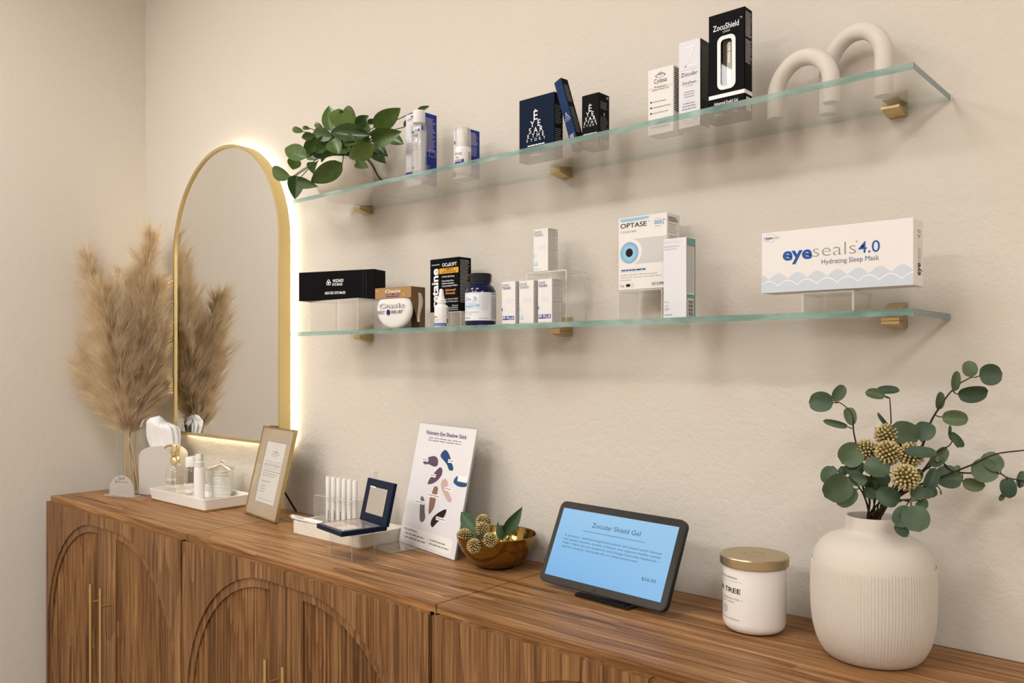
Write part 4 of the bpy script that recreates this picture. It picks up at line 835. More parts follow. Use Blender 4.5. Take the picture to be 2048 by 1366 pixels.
for k, (u, v, y, wid, dens) in enumerate(TIPS):
    rd = random.Random(300 + k)
    tip = at(u, v, y); foot = VC + Vector((rd.uniform(-.028, .028), rd.uniform(-.028, .028), 0.014))
    foot = VC + Vector(((VC.x - tip.x) * 0.16, (VC.y - tip.y) * 0.16, 0.014)); off = Vector((foot.x - VC.x, foot.y - VC.y, 0))
    if off.length > 0.034: off *= 0.034 / off.length
    foot = VC + off + Vector((0, 0, 0.014))
    nk = NECK + Vector((rd.uniform(-.009, .009), rd.uniform(-.009, .009), 0))
    mid = nk.lerp(tip, 0.5) + Vector((0, 0, 0.02 + 0.05 * max(0.0, 1.35 - tip.z)))
    e = thing('pampas_grass', f'dry beige pampas grass plume in the glass vase, the {WORD[k]} one', 'pampas grass', foot, group='pampas grass in the glass vase')
    path = catmull([foot, nk, mid, tip], 12)
    MB().tube([q - foot for q in path[:-3]], [0.0024 - 0.0016 * i / len(path) for i in range(len(path) - 3)], 6).build('stalk', M['stemtan'], e, smooth=60)
    pl = catmull([nk, nk.lerp(mid, 0.5) + Vector((0, 0, 0.004)), mid, tip], 16); n = len(pl)
    vs = []; fs = []
    N = int(620 * dens)
    for i in range(N):
        t = (i + rd.random()) / N; t = 0.02 + 0.95 * t ** 0.9
        q = t * (n - 1); a = int(min(q, n - 2)); p = pl[a].lerp(pl[a + 1], q - a); tg = (pl[a + 1] - pl[a]).normalized()
        rv = Vector((rd.gauss(0, 1), rd.gauss(0, 1), rd.gauss(0, 1))); rv = (rv - tg * rv.dot(tg)).normalized()
        prof = 0.40 + 0.60 * math.sin(PI * min(1.0, 0.08 + t * 0.86)) ** 0.8
        L0 = wid * prof * rd.uniform(0.55, 1.3); d0 = tg * rd.uniform(0.8, 1.1) + rv * rd.uniform(0.1, 0.75); bend = rd.uniform(0.0, 0.4)
        for k2 in range(18):                      # one spikelet: a spray of hairs that share a direction
            f0 = rd.random() * 0.55; L = L0 * rd.uniform(0.35, 0.75)
            jx = Vector((rd.gauss(0, .10), rd.gauss(0, .10), rd.gauss(0, .10)))
            d1 = (d0 + jx).normalized(); pb = p + d0.normalized() * L0 * f0
            p1 = pb + d1 * L * 0.5; d2 = (d1 + rv * bend + Vector((0, 0, -0.16)) + jx * 0.8).normalized(); p2 = p1 + d2 * L * 0.6
            if max(p1.y, p2.y) > -0.058 and max(p1.x, p2.x) > -2.645: continue
            if max(p1.y, p2.y) > -0.006 or min(p1.x, p2.x) < XL + 0.006: continue
            s_ = d1.cross(Vector((rd.gauss(0, 1), rd.gauss(0, 1), rd.gauss(0, 1)))).normalized() * rd.uniform(0.00028, 0.00065)
            b = len(vs); pb = pb - foot; p1 = p1 - foot; p2 = p2 - foot
            vs += [pb - s_, pb + s_, p1 - s_ * 0.9, p1 + s_ * 0.9, p2]; fs += [(b, b + 1, b + 3, b + 2), (b + 2, b + 3, b + 4)]
    o = MB().add(vs, fs).build('plume', M['plume'], e, recalc=False); o['kind'] = 'stuff'

# ---- little arched acrylic sign
e = thing('acrylic_sign', 'small arched frosted acrylic sign with script lettering before the pampas vase', 'sign', (-2.634, -0.2115, Z), math.radians(19.5))
MB().bbox(-0.062, 0.062, -0.014, 0.016, 0, 0.004, 0.0006, seg=1).build('foot', M['frosted'], e)
ol = [(-0.051, 0.004), (0.051, 0.004), (0.051, 0.018)] + [(0.051 * math.cos(PI * i / 24), 0.018 + 0.047 * math.sin(PI * i / 24)) for i in range(1, 24)] + [(-0.051, 0.018)]
MB().prism([ol], -0.0015, 0.0015).build('panel', [M['frosted']], e)
sg = MB()
def scr(pts, rr=0.00045): sg.tube([(x, -0.0019, z) for x, z in [(q.x, q.y) for q in catmull([Vector((a, b, 0)) for a, b in pts], 5)]], rr, 5)
scr([(-0.003, 0.060), (-0.010, 0.059), (-0.012, 0.054), (-0.006, 0.053), (-0.004, 0.057), (-0.006, 0.050), (-0.011, 0.048)])
scr([(-0.003, 0.054), (0.001, 0.056), (0.003, 0.053), (0.006, 0.056), (0.008, 0.054), (0.011, 0.060), (0.0105, 0.053)])
scr([(-0.018, 0.050), (-0.026, 0.048), (-0.024, 0.043), (-0.017, 0.045), (-0.020, 0.041), (-0.026, 0.041)])
scr([(-0.016, 0.0445)] + [(-0.014 + 0.004 * i, 0.0455 if i % 2 else 0.043) for i in range(11)], 0.0004)
sg.build('lettering', M['ink'], e)

# ---- tissue box cover and tissue
th = math.radians(28)
e = thing('tissue_box', 'stone grey tissue box cover with arched top', 'tissue box', (-2.633, -0.159, Z), th)
w, d = 0.118, 0.085
ol = [(0, 0), (w, 0), (w, 0.118)] + [(w / 2 + (w / 2) * math.cos(PI * i / 16), 0.118 + 0.034 * math.sin(PI * i / 16)) for i in range(1, 16)] + [(0, 0.118)]
MB().prism([ol], 0.0, d).build('cover', M['tissuebox'], e, smooth=25)
MB().box(w / 2 - 0.034, w / 2 + 0.034, d / 2 - 0.004, d / 2 + 0.004, 0.1525, 0.1528).build('slot', M['charcoal'], e)
ti = MB(); vs = []; fs = []; nl = 18; nn = 80
for j in range(nl + 1):
    t = j / nl; cap = max(0.0, (t - 0.78) / 0.22); cl = math.sqrt(max(0.0, 1 - cap * cap)) if cap < 1 else 0.0
    hw = (0.047 + 0.010 * math.sin(PI * t)) * (0.25 + 0.75 * cl); hd = (0.012 + 0.020 * t) * (0.15 + 0.85 * cl)
    for i in range(nn):
        a = 2 * PI * i / nn
        fold = 1 + 0.05 * math.sin(7 * a + 1.6 * t + 0.6 * math.sin(5 * t)) + 0.045 * math.sin(13 * a - 2 * t) + 0.02 * math.sin(23 * a + 5 * t)
        zz = 0.136 + 0.098 * t - 0.012 * t * math.cos(a) + 0.004 * t * math.sin(3 * a + 2)
        vs.append((w / 2 + 0.004 - 0.006 * t + hw * math.cos(a) * fold, d / 2 - 0.004 * t + hd * math.sin(a) * fold, zz))
for j in range(nl):
    for i in range(nn): k = (i + 1) % nn; fs.append((j * nn + i, j * nn + k, (j + 1) * nn + k, (j + 1) * nn + i))
fs.append(tuple(nl * nn + i for i in range(nn)))
tis = thing('tissue', 'crumpled white tissue pulled up from the grey box', 'tissue', e.location, th)
ti.add(vs, fs)
fl = []; ff = []          # a corner flopping over to the left
for j in range(9):
    for i in range(9):
        a = j / 8; b = i / 8
        fl.append((w / 2 - 0.050 - 0.022 * a + 0.003 * math.sin(7 * b), d / 2 - 0.022 + 0.036 * b * (1 - 0.55 * a), 0.236 + 0.004 * a - 0.030 * a * a + 0.002 * math.sin(9 * b + 4 * a)))
for j in range(8):
    for i in range(8): ff.append((j * 9 + i, j * 9 + i + 1, (j + 1) * 9 + i + 1, (j + 1) * 9 + i))
ti.add(fl, ff)
ti.build('sheet', M['tissue'], tis, smooth=70)

# ---- white stone tray with toiletries
tx0, tx1, ty0, ty1 = -2.512, -2.176, -0.186, -0.030
e = thing('vanity_tray', 'rectangular white stone tray on a gold base', 'tray', ((tx0 + tx1) / 2, (ty0 + ty1) / 2, Z))
hx = (tx1 - tx0) / 2; hy = (ty1 - ty0) / 2
MB().bbox(-hx + 0.014, hx - 0.004, -hy + 0.004, hy - 0.004, 0, 0.0055, 0.001).build('gold_base', M['bracket'], e)
bm = MB(); lo = rrect(-hx + 0.012, hx - 0.003, -hy + 0.003, hy - 0.003, 0.010); hi = rrect(-hx, hx, -hy, hy, 0.012); inn = rrect(-hx + 0.008, hx - 0.008, -hy + 0.008, hy - 0.008, 0.008); n = len(lo)
vs = [(x, y, 0.0055) for x, y in lo] + [(x, y, 0.034) for x, y in hi] + [(x, y, 0.034) for x, y in inn] + [(x, y, 0.016) for x, y in inn]
fs = [tuple(range(n))] + [tuple(3 * n + i for i in range(n))]
for k in range(3):
    for i in range(n): fs.append((k * n + i, k * n + (i + 1) % n, (k + 1) * n + (i + 1) % n, (k + 1) * n + i))
bm.add(vs, fs).build('dish', M['stone'], e, smooth=30)
T = Z + 0.0162
# soap dispenser
e = thing('soap_dispenser', 'clear glass sanitizer dispenser with polished gold pump on the white tray', 'dispenser', (-2.4625, -0.124, T))
r = 0.0285
MB().lathe([(0, 0.001), (r - 0.003, 0), (r, 0.004), (r, 0.066), (r - 0.004, 0.080), (r - 0.012, 0.090), (0.0125, 0.093), (0.0125, 0.098)], 40, cap1=False).build('bottle', M['glass'], e, smooth=40)
MB().lathe([(0, 0.004), (r - 0.004, 0.004), (r - 0.003, 0.007), (r - 0.003, 0.052), (0, 0.052)], 32).build('liquid', clear_mat('pale_liquid', (0.97, 0.955, 0.93), 0.03, 0.02), e, smooth=40)
MB().tube([(0, 0, 0.008), (0, 0, 0.095)], 0.0025, 8).build('dip_tube', M['frosted'], e)
pm = MB().lathe([(0, 0.094), (0.0145, 0.094), (0.0145, 0.107), (0.012, 0.110), (0.010, 0.112), (0.0115, 0.117), (0.0125, 0.124), (0.0125, 0.147), (0.011, 0.150), (0, 0.150)], 28)
pm.tube(catmull([(0, 0, 0.144), (-0.02, -0.006, 0.145), (-0.036, -0.011, 0.142), (-0.043, -0.013, 0.136)], 4), [0.0048 - 0.0002 * i for i in range(13)], 10)
pm.build('pump', M['gold'], e, smooth=40)
P = Print(e, wrap(r, -1.75), r * 2.4, 0.09); P.curved = True
P.t('chloro', 0.10, 0.47, 0.12, 'whiteink', w=0.46).t('Sanitizer', 0.06, 0.24, 0.13, 'whiteink', w=0.72).done()
# micellar water bottle
e = thing('micellar_bottle', 'clear glass bottle with white cap and white lettering, behind the spray bottle', 'bottle', (-2.4070, -0.1000, T))
r = 0.022
MB().lathe([(0, 0.001), (r - 0.003, 0), (r, 0.004), (r, 0.070), (r - 0.004, 0.080), (0.015, 0.085)], 36, cap1=False).build('bottle', M['glass'], e, smooth=40)
MB().lathe([(0, 0.0035), (r - 0.003, 0.0035), (r - 0.003, 0.044), (0, 0.044)], 28).build('liquid', clear_mat('clear_water', (0.97, 0.965, 0.95), 0.03), e, smooth=40)
MB().lathe([(0, 0.085), (0.0185, 0.085), (0.0185, 0.112), (0.0165, 0.115), (0, 0.115)], 28).build('cap', M['plastic'], e, smooth=40)
P = Print(e, wrap(r, -2.0), r * 2.4, 0.085); P.curved = True
P.t('micellar', 0.12, 0.33, 0.13, 'whiteink', w=0.62).t('water', 0.2, 0.10, 0.13, 'whiteink', w=0.45).done()
# white spray bottle
e = thing('spray_bottle', 'slim white spray bottle with clear cap on the white tray', 'bottle', (-2.2860, -0.1400, T))
r = 0.0150
MB().lathe([(0, 0), (r, 0), (r, 0.094), (r - 0.001, 0.096), (0, 0.096)], 28).build('body', M['plastic'], e, smooth=40)
MB().lathe([(0, 0.096), (0.0135, 0.096), (0.0135, 0.112), (0.0105, 0.114), (0.0105, 0.133), (0.009, 0.135), (0, 0.135)], 24).build('sprayer', M['plastic'], e, smooth=40)
MB().lathe([(r, 0.097), (r, 0.144), (r - 0.001, 0.146), (0, 0.146)], 28, cap0=False).build('clear_cap', M['acrylic'], e, smooth=40)
# glass jar of cotton rounds
JC = Vector((-2.2830, -0.0735, T))
e = thing('glass_jar', 'round glass jar with knobbed lid full of cotton rounds', 'jar', JC)
r = 0.036
MB().lathe([(0, 0.0), (r - 0.002, 0), (r, 0.003), (r, 0.083), (r - 0.0025, 0.083), (r - 0.0025, 0.005), (0, 0.005)], 44).build('jar', M['glass'], e, smooth=40)
ld = MB().lathe([(0, 0.084), (r + 0.005, 0.084), (r + 0.006, 0.0865), (r + 0.002, 0.089), (0.014, 0.096), (0.007, 0.099), (0.006, 0.103), (0.012, 0.106), (0.0125, 0.109), (0.010, 0.111), (0, 0.111)], 44).build('lid', clear_mat('lid_glass', (0.93, 0.93, 0.91), 0.16, 0.02, power=2.5), e, smooth=40)
cm = MB().lathe([(0, 0), (0.0255, 0), (0.0272, 0.0012), (0.0272, 0.0029), (0.0255, 0.0041), (0, 0.0041)], 32).mesh('cotton_round', M['cotton'], smooth=50)
for k in range(18):
    o = bpy.data.objects.new('cotton_round', cm); COL.objects.link(o); rd = random.Random(k)
    o.location = JC + Vector((rd.uniform(-.0012, .0012), rd.uniform(-.0012, .0012), 0.0052 + k * 0.00425))
    tag(o, 'flat white cotton round stacked inside the lidded glass jar', 'cotton pad', 'cotton rounds stacked in the jar')

# ---- leaning picture frame
th = math.radians(-8.65); tl = math.radians(13.2)
e = thing('picture_frame', 'small champagne picture frame with dry eye therapy card, on a black easel leg', 'picture frame', (-2.0890, -0.1125, Z + 0.0025), th, rx=-tl)
W, H, t = 0.2017, 0.244, 0.0095
MB().prism([rrect(0, W, 0, H, 0.002, 2), [(0.004, 0.004), (0.004, H - 0.004), (W - 0.004, H - 0.004), (W - 0.004, 0.004)]], 0, t).build('moulding', M['bracket'], e)
wx0, wx1, wz0, wz1 = 0.198 * W, 0.815 * W, 0.161 * H, 0.841 * H
MB().prism([[(0.004, 0.004), (W - 0.004, 0.004), (W - 0.004, H - 0.004), (0.004, H - 0.004)], [(wx0, wz0), (wx0, wz1), (wx1, wz1), (wx1, wz0)]], 0.0025, 0.005).build('mat_board', M['champagne'], e)
cdo = MB().box(0.004, W - 0.004, 0.0052, 0.0082, 0.004, H - 0.004).build('card', M['paper'], e)
MB().box(0.004, W - 0.004, 0.0010, 0.0016, 0.004, H - 0.004).build('glass_pane', M['acrylic'], e)
MB().box(0.003, W - 0.003, 0.0085, t - 0.0004, 0.003, H - 0.003).build('back_board', M['charcoal'], e)
P = Print(cdo, lambda x, z, l: (x, 0.0050 - l, z), W, H)
P.ring(0.53, 0.79, 0.0055, 0.0062, 'lgrey', sx=0.75, sz=1.5, a0=-60, a1=200).ring(0.53, 0.755, 0.003, 0.0037, 'lgrey', a0=30, a1=330).lines(0.45, 0.61, 0.735, 0.712, 1, 'lgrey', 0.8, 75, rag=0).lines(0.40, 0.66, 0.704, 0.692, 1, 'lgrey', 0.8, 76, rag=0).lines(0.43, 0.63, 0.682, 0.672, 1, 'lgrey', 0.6, 3)
P.r(0.25, 0.613, 0.79, 0.616, 'grey').t('DRY EYE THERAPY', 0.52, 0.56, 0.034, 'grey', a='c', w=0.52, bold=-0.012).r(0.25, 0.536, 0.79, 0.539, 'grey').lines(0.27, 0.81, 0.515, 0.49, 1, 'lgrey', 0.45, 4, rag=0.05).lines(0.27, 0.80, 0.485, 0.435, 2, 'lgrey', 0.4, 5).lines(0.28, 0.63, 0.40, 0.375, 1, 'lgrey', 0.5, 6).lines(0.29, 0.45, 0.345, 0.255, 3, 'lgrey', 0.35, 7, words=False).lines(0.3, 0.75, 0.20, 0.185, 1, 'lgrey', 0.5, 8).done()
top = Vector((W / 2 + 0.02, t, 0.115))
mw = Matrix.Translation(e.location) @ Matrix.Rotation(th, 4, 'Z') @ Matrix.Rotation(-tl, 4, 'X'); inv = mw.inverted()
ft = inv @ Vector((-1.988, -0.012, Z + 0.003))
lg = MB().tube([top, ft], 0.0028, 8); lg.tube([inv @ ((mw @ top).lerp(Vector((-1.988, -0.012, Z)), 0.42)), Vector((W / 2 + 0.02, t, 0.062))], 0.0018, 6)
lg.build('easel_leg', M['charcoal'], e, smooth=60)

# ---- terrazzo tray, pen holder, pens
tx0, tx1, ty0, ty1 = -1.7675, -1.4960, -0.1735, -0.034
e = thing('terrazzo_tray', 'speckled cream terrazzo tray holding eye shadow pens', 'tray', ((tx0 + tx1) / 2, (ty0 + ty1) / 2, Z))
hx = (tx1 - tx0) / 2; hy = (ty1 - ty0) / 2
MB().prism([rrect(-hx, hx, -hy, hy, 0.012), rrect(-hx + 0.006, hx - 0.006, -hy + 0.006, hy - 0.006, 0.008)], 0.008, 0.0285, plane='xy').prism([rrect(-hx, hx, -hy, hy, 0.012)], 0.0, 0.008, plane='xy').build('tray', M['terrazzo'], e, smooth=30)
TT = Z + 0.0083
px0, px1 = -1.744, -1.592
e = thing('pen_holder', 'clear acrylic pen stand on the terrazzo tray', 'pen holder', ((px0 + px1) / 2, -0.100, TT))
hx = (px1 - px0) / 2
fe = dict(front=1, back=1, left=1, right=1)
for z in (0.0, 0.026, 0.079): MB().box(-hx, hx, -0.0225, 0.0225, z, z + 0.002, faces=fe).build('shelf_sheet', [M['acrylic'], M['acrylic_edge']], e)
for x in (-hx - 0.002, hx): MB().box(x, x + 0.002, -0.0225, 0.0225, 0, 0.081, faces=dict(front=1, back=1, top=1)).build('end_sheet', [M['acrylic'], M['acrylic_edge']], e)
PENM = None
NTH = ['first', 'second', 'third', 'fourth', 'fifth', 'sixth']
for k in range(6):
    px = -1.7190 + 0.0215 * k
    e = thing('eye_shadow_pen', f'white eye shadow pen standing in the clear holder, {NTH[k]} from the left', 'pen', (px, -0.100, TT + 0.0022), group='pens standing in the clear holder')
    if k == 0:
        m1 = MB().lathe([(0, 0), (0.0052, 0), (0.0056, 0.001), (0.0056, 0.062), (0, 0.062)], 20).mesh('barrel', M['plastic'], 40)
        m2 = MB().lathe([(0, 0.0625), (0.0059, 0.0625), (0.0060, 0.063), (0.0060, 0.122), (0.0052, 0.1235), (0, 0.1235)], 20).mesh('cap', M['plastic'], 40)
        pr = Print(None, wrap(0.0056, -1.1), 0.012, 0.062); pr.t('visionary', 0.45, 0.12, 0.22, 'ink', w=0.55, rot=True, bold=0.02).t('eye shadow', 0.9, 0.14, 0.15, 'grey', w=0.4, rot=True)
        m3 = pr.b['ink'].mesh('lettering', M['ink'], recalc=False); m4 = pr.b['grey'].mesh('lettering', M['grey'], recalc=False)
    for nm, me in (('barrel', m1), ('cap', m2), ('lettering', m3), ('lettering', m4)):
        o = bpy.data.objects.new(nm, me); COL.objects.link(o); o.parent = e; o.rotation_euler = (0, 0, 0.35 * (k - 1) if nm == 'lettering' else 0)
# pen lying on the tray's rim
a = Vector((-1.7910, -0.1600, Z + 0.0345)); b = Vector((-1.6500, -0.1655, Z + 0.0345)); ax = (b - a)
e = thing('eye_shadow_pen', 'white eye shadow pen lying on the rim of the terrazzo tray', 'pen', a)
L = ax.length; u_ = ax.normalized()
MB().tube([u_ * 0.010, u_ * L], 0.0058, 16).build('barrel', M['plastic'], e, smooth=40)
MB().tube([u_ * 0.0, u_ * 0.010], 0.0055, 16).build('end_cap', mat('taupe_cap', (0.28, 0.20, 0.13), 0.4), e, smooth=40)
sd = Vector((u_.y, -u_.x, 0)) ; up = Vector((0, 0, 1))
P = Print(e, lambda x, z, l: tuple(u_ * (0.012 + x) + (sd * math.cos(z / 0.0059) + up * math.sin(z / 0.0059)) * (0.0059 + l)), 0.12, 0.012)
P.t('VISIONARY SHADOW STICK', 0.05, 0.35, 0.22, 'ink', w=0.42, bold=0.02).lines(0.16, 0.46, 0.22, 0.05, 1, 'grey', 0.5, 3).done()
# white airless bottle behind the palette
e = thing('airless_bottle', 'white bottle with ribbed cap behind the open navy palette', 'bottle', (-1.5960, -0.0560, TT))
MB().lathe([(0, 0), (0.0135, 0), (0.014, 0.001), (0.014, 0.112), (0.012, 0.115), (0, 0.115)], 28).build('body', M['plastic'], e, smooth=40)
MB().lathe([(0, 0.116), (0.0105, 0.116), (0.0105, 0.124), (0.0095, 0.125), (0.0095, 0.143), (0.0082, 0.146), (0, 0.146)], 24).build('cap', M['frosted'], e, smooth=40)

# ---- navy palette on a clear riser
th = math.radians(-8)
riser('acrylic_riser', 'clear acrylic riser under the open navy palette', -1.4980, -1.4000, -0.262, -0.207, Z, 0.9062, rz=th, t=0.0022)
th = math.radians(-10.5)
e = thing('makeup_palette', 'open square navy makeup palette with mirror lid on a clear riser', 'palette', (-1.4590, -0.2280, 0.9066), th)
w, d = 0.119, 0.108
hx, hy = w / 2, d / 2
MB().bbox(-hx, hx, -hy, hy, 0, 0.0105, 0.0012).build('base', M['navyplastic'], e)
MB().bbox(-hx + 0.008, hx - 0.008, -hy + 0.008, hy - 0.012, 0.0100, 0.0112, 0.0004, seg=1).build('clear_cover', M['pan'], e)
cols = [(0.55, 0.38, 0.28), (0.35, 0.25, 0.22), (0.62, 0.52, 0.45), (0.25, 0.22, 0.24)]
for i in range(2):
    for j in range(2):
        x0 = -hx + 0.012 + i * 0.048; y0 = -hy + 0.012 + j * 0.043
        MB().bbox(x0, x0 + 0.044, y0, y0 + 0.038, 0.0111, 0.0116, 0.0002, seg=1).build('shadow_pan', mat('pan_%d' % (2 * i + j), cols[2 * i + j], 0.15, coat=0.5), e)
def hinge(v):
    c_, s_ = math.cos(math.radians(-13)), math.sin(math.radians(-13)); x, y, z = v
    return (x, hy - 0.004 + y * c_ - z * s_, 0.0085 + y * s_ + z * c_)
lm = MB().bbox(-hx, hx, 0, 0.009, 0, 0.094, 0.0012); lm.v = [hinge(q) for q in lm.v]; lo_ = lm.build('lid', M['navyplastic'], e)
mm = MB().bbox(-hx + 0.021, hx - 0.021, -0.0006, 0.002, 0.018, 0.077, 0.0003, seg=1); mm.v = [hinge(q) for q in mm.v]; mm.build('lid_mirror', M['mirror'], lo_)

# ---- swatch poster in an acrylic holder
th = math.radians(-11.45); tl = math.radians(12.1); W, H = 0.2372, 0.279
e = thing('swatch_poster', 'white eye shadow swatch poster leaning in an acrylic holder', 'poster', (-1.4902, -0.0681, Z + 0.001), th, rx=-tl)
pp = MB().bbox(0, W, 0.0, 0.003, 0, H, 0.0004, seg=1).build('sheet', mat('poster_paper', (0.72, 0.72, 0.75), 0.45), e)
MB().box(-0.001, W + 0.001, 0.0032, 0.0052, 0, H + 0.001, faces=dict(left=1, right=1, top=1)).build('holder_back', [M['acrylic'], M['acrylic_edge']], e)
mw = Matrix.Translation(e.location) @ Matrix.Rotation(th, 4, 'Z') @ Matrix.Rotation(-tl, 4, 'X'); inv = mw.inverted()
c4 = [(-1.4905, -0.1500), (-1.4120, -0.1610), (-1.4030, -0.0870), (-1.4855, -0.0710)]
ftm = MB(); vv = [inv @ Vector((x, y, z)) for z in (Z + 0.0003, Z + 0.003) for x, y in c4]
ftm.add(vv, [(0, 1, 2, 3), (4, 5, 6, 7)], 0).add(vv, [(0, 1, 5, 4), (1, 2, 6, 5), (2, 3, 7, 6), (3, 0, 4, 7)], 1)
ftm.build('holder_foot', [M['acrylic'], M['acrylic_edge']], e)
P = Print(pp, lambda x, z, l: (x, -l, z), W, H)
P.t('Visionary Eye Shadow Stick', 0.145, 0.917, 0.030, 'navyink', w=0.72, bold=0.018).lines(0.19, 0.81, 0.892, 0.852, 2, 'slate', 0.26, 77, rag=0.1, center=True)
SW = dict(mauve=[(0.19, 0.686), (0.215, 0.708), (0.333, 0.742), (0.412, 0.741), (0.453, 0.715), (0.454, 0.674), (0.395, 0.661), (0.301, 0.672), (0.223, 0.666)],
 blue=[(0.481, 0.753), (0.492, 0.784), (0.54, 0.809), (0.599, 0.794), (0.65, 0.757), (0.698, 0.713), (0.738, 0.666), (0.674, 0.656), (0.611, 0.698), (0.532, 0.73)],
 plum=[(0.346, 0.514), (0.359, 0.554), (0.424, 0.612), (0.501, 0.663), (0.553, 0.651), (0.557, 0.607), (0.503, 0.559), (0.429, 0.526)],
 pink=[(0.575, 0.532), (0.586, 0.567), (0.636, 0.584), (0.683, 0.559), (0.701, 0.51), (0.755, 0.466), (0.8, 0.433), (0.757, 0.412), (0.678, 0.449), (0.609, 0.492)],
 ocean=[(0.78, 0.568), (0.788, 0.604), (0.832, 0.623), (0.845, 0.587), (0.991, 0.598), (0.996, 0.56), (0.878, 0.546)],
 brown=[(0.446, 0.45), (0.461, 0.495), (0.494, 0.511), (0.537, 0.498), (0.534, 0.434), (0.524, 0.34), (0.464, 0.282), (0.44, 0.322), (0.426, 0.405)],
 ash=[(0.266, 0.371), (0.28, 0.409), (0.338, 0.379), (0.376, 0.297), (0.406, 0.25), (0.393, 0.219), (0.355, 0.205), (0.311, 0.23)],
 dusk=[(0.519, 0.209), (0.529, 0.256), (0.603, 0.307), (0.724, 0.353), (0.742, 0.332), (0.707, 0.278), (0.63, 0.24), (0.579, 0.2), (0.555, 0.191)])
SC = dict(mauve=(0.10, 0.065, 0.11), blue=(0.012, 0.06, 0.17), plum=(0.11, 0.055, 0.11), pink=(0.55, 0.40, 0.36), ocean=(0.015, 0.08, 0.20), brown=(0.24, 0.14, 0.10), ash=(0.12, 0.11, 0.13), dusk=(0.018, 0.010, 0.012))
for k, pts in SW.items(): M['sw_' + k] = mat('swatch_' + k, SC[k], 0.4); P.blob(pts, 'sw_' + k, 2)
P.done('swatch'); P.b = {}
TG = [(0.151, 0.690, 0.278), (0.625, 0.714, 0.743), (0.357, 0.576, 0.462), (0.648, 0.495, 0.775), (0.376, 0.418, 0.608), (0.169, 0.342, 0.347), (0.592, 0.254, 0.765)]
for x0, z0, x1 in TG: P.r(x0, z0, x1, z0 + 0.028, 'whiteink', 3).lines(x0 + 0.012, x1 - 0.012, z0 + 0.019, z0 + 0.009, 1, 'grey', 0.8, 5, l=4, rag=0.05); P.done('name_tag'); P.b = {}
P.r(0.835, 0.585, 0.99, 0.632, 'whiteink', 3).done('name_tag'); P.b = {}
P.poly(rrect(0.035, 0.93, 0.025, 0.142, 0.012), 'paper', 1).t("Why you'll love this", 0.07, 0.112, 0.015, 'navyink', w=0.24, bold=0.01, l=3)
for k, (x, z, ww) in enumerate(((0.10, 0.078, 0.36), (0.10, 0.048, 0.40), (0.56, 0.083, 0.27), (0.56, 0.055, 0.34))):
    P.ring(x - 0.025, z + 0.006, 0.0014, 0.0019, 'grey', 3).lines(x, x + ww, z + 0.012, z + 0.001, 1, 'grey', 0.9, 60 + k, l=3, rag=0.05)
P.done()

# ---- gold bowl with berry sprigs
BC = Vector((-1.1584, -0.0900, Z))
R = 0.0826
prof = [(0, 0), (0.028, 0.0), (0.034, 0.002), (0.050, 0.010), (0.063, 0.022), (0.073, 0.037), (0.0795, 0.053), (R, 0.0675), (R - 0.001, 0.0685), (R - 0.0025, 0.0675), (0.077, 0.053), (0.0705, 0.038), (0.060, 0.024), (0.047, 0.0125), (0.030, 0.006), (0, 0.005)]
o = MB().lathe(prof, 36, rib=lambda r, z, a, i: r * (1 + 0.004 * math.sin(18 * a))).build('bowl', M['bowl'], loc=BC, smooth=40)
tag(o, 'shiny gold bowl with scalloped hammered sides beside the poster', 'bowl')
M['olive'] = mat('olive_core', (0.10, 0.085, 0.03), 0.7)
def berry_mesh():
    b = MB(); n = 104
    for i in range(n):
        y = 1 - 2 * (i + 0.5) / n; rr = math.sqrt(1 - y * y); a = 2.39996 * i
        d = Vector((rr * math.cos(a), rr * math.sin(a), y)); c = d * 0.86
        q = Vector((0, 0, 1)).rotation_difference(d).to_matrix(); t = MB().sphere((0, 0, 0), 0.110, 0.110, 0.17, 7, 5)
        b.add([c + q @ Vector(v) for v in t.v], t.f)
    b.sphere((0, 0, 0), 0.66, n=12, m=8, mi=1)
    return b.mesh('berry_cluster', [M['berry'], M['olive']], smooth=60, recalc=False)
BERRY = berry_mesh()
def cluster(parent, c, r, seed=0):
    o = bpy.data.objects.new('berry_cluster', BERRY); COL.objects.link(o); o.parent = parent
    o.location = Vector(c) - parent.location; o.scale = (r, r, r); rd = random.Random(seed); o.rotation_euler = (rd.uniform(0, 3), rd.uniform(0, 3), 0)
ROSE = leaf_mesh('serrated_leaf', pointed, 'rose', 0.18, 0.2, serr=1, n=22)
SAGE = leaf_mesh('sage_leaf', ovate, 'sage', 0.4, 0.5)
bq = lambda a, b, y: at(900 + a / 9.105, 1000 + b / 9.105, y)
root = bq(560, 690, -.135)
e = thing('berry_sprig', 'sprig of cream berries and one leaf hanging over the gold bowl rim', 'sprig', root)
st = MB()
for k, (a, b, y, rr) in enumerate(((605, 395, -.110, 112), (595, 535, -.135, 112), (265, 660, -.140, 118), (440, 840, -.172, 112), (735, 725, -.158, 112))):
    c = bq(a, b, y); cluster(e, c, rr / 9.105 / FPX * (c - CAM).length * 1.22, k)
    st.tube([Vector((0, 0, 0)), (c - root) * 0.5 + Vector((0, 0.004, 0.003)), c - root], 0.0012, 6)
for (a, b, c_, d_, hw) in ((520, 690, 440, 560, 40), (560, 680, 640, 620, 36), (540, 700, 500, 790, 36), (580, 700, 660, 780, 34), (520, 640, 380, 570, 30), (600, 650, 540, 600, 36)):
    place_leaf(e, SAGE, bq(a, b, -.150), bq(c_, d_, -.163), hw / 9.105 / FPX * 1.6, 0.4)
b0 = bq(440, 545, -.125); place_leaf(e, ROSE, b0, bq(182, 200, -.118), 135 / 9.105 / FPX * 1.68, 0.15)
st.tube([Vector((0, 0, 0)), b0 - root], 0.0012, 6); st.build('stems', M['greenstem'], e, smooth=60)
foot = bq(960, 735, -.100)
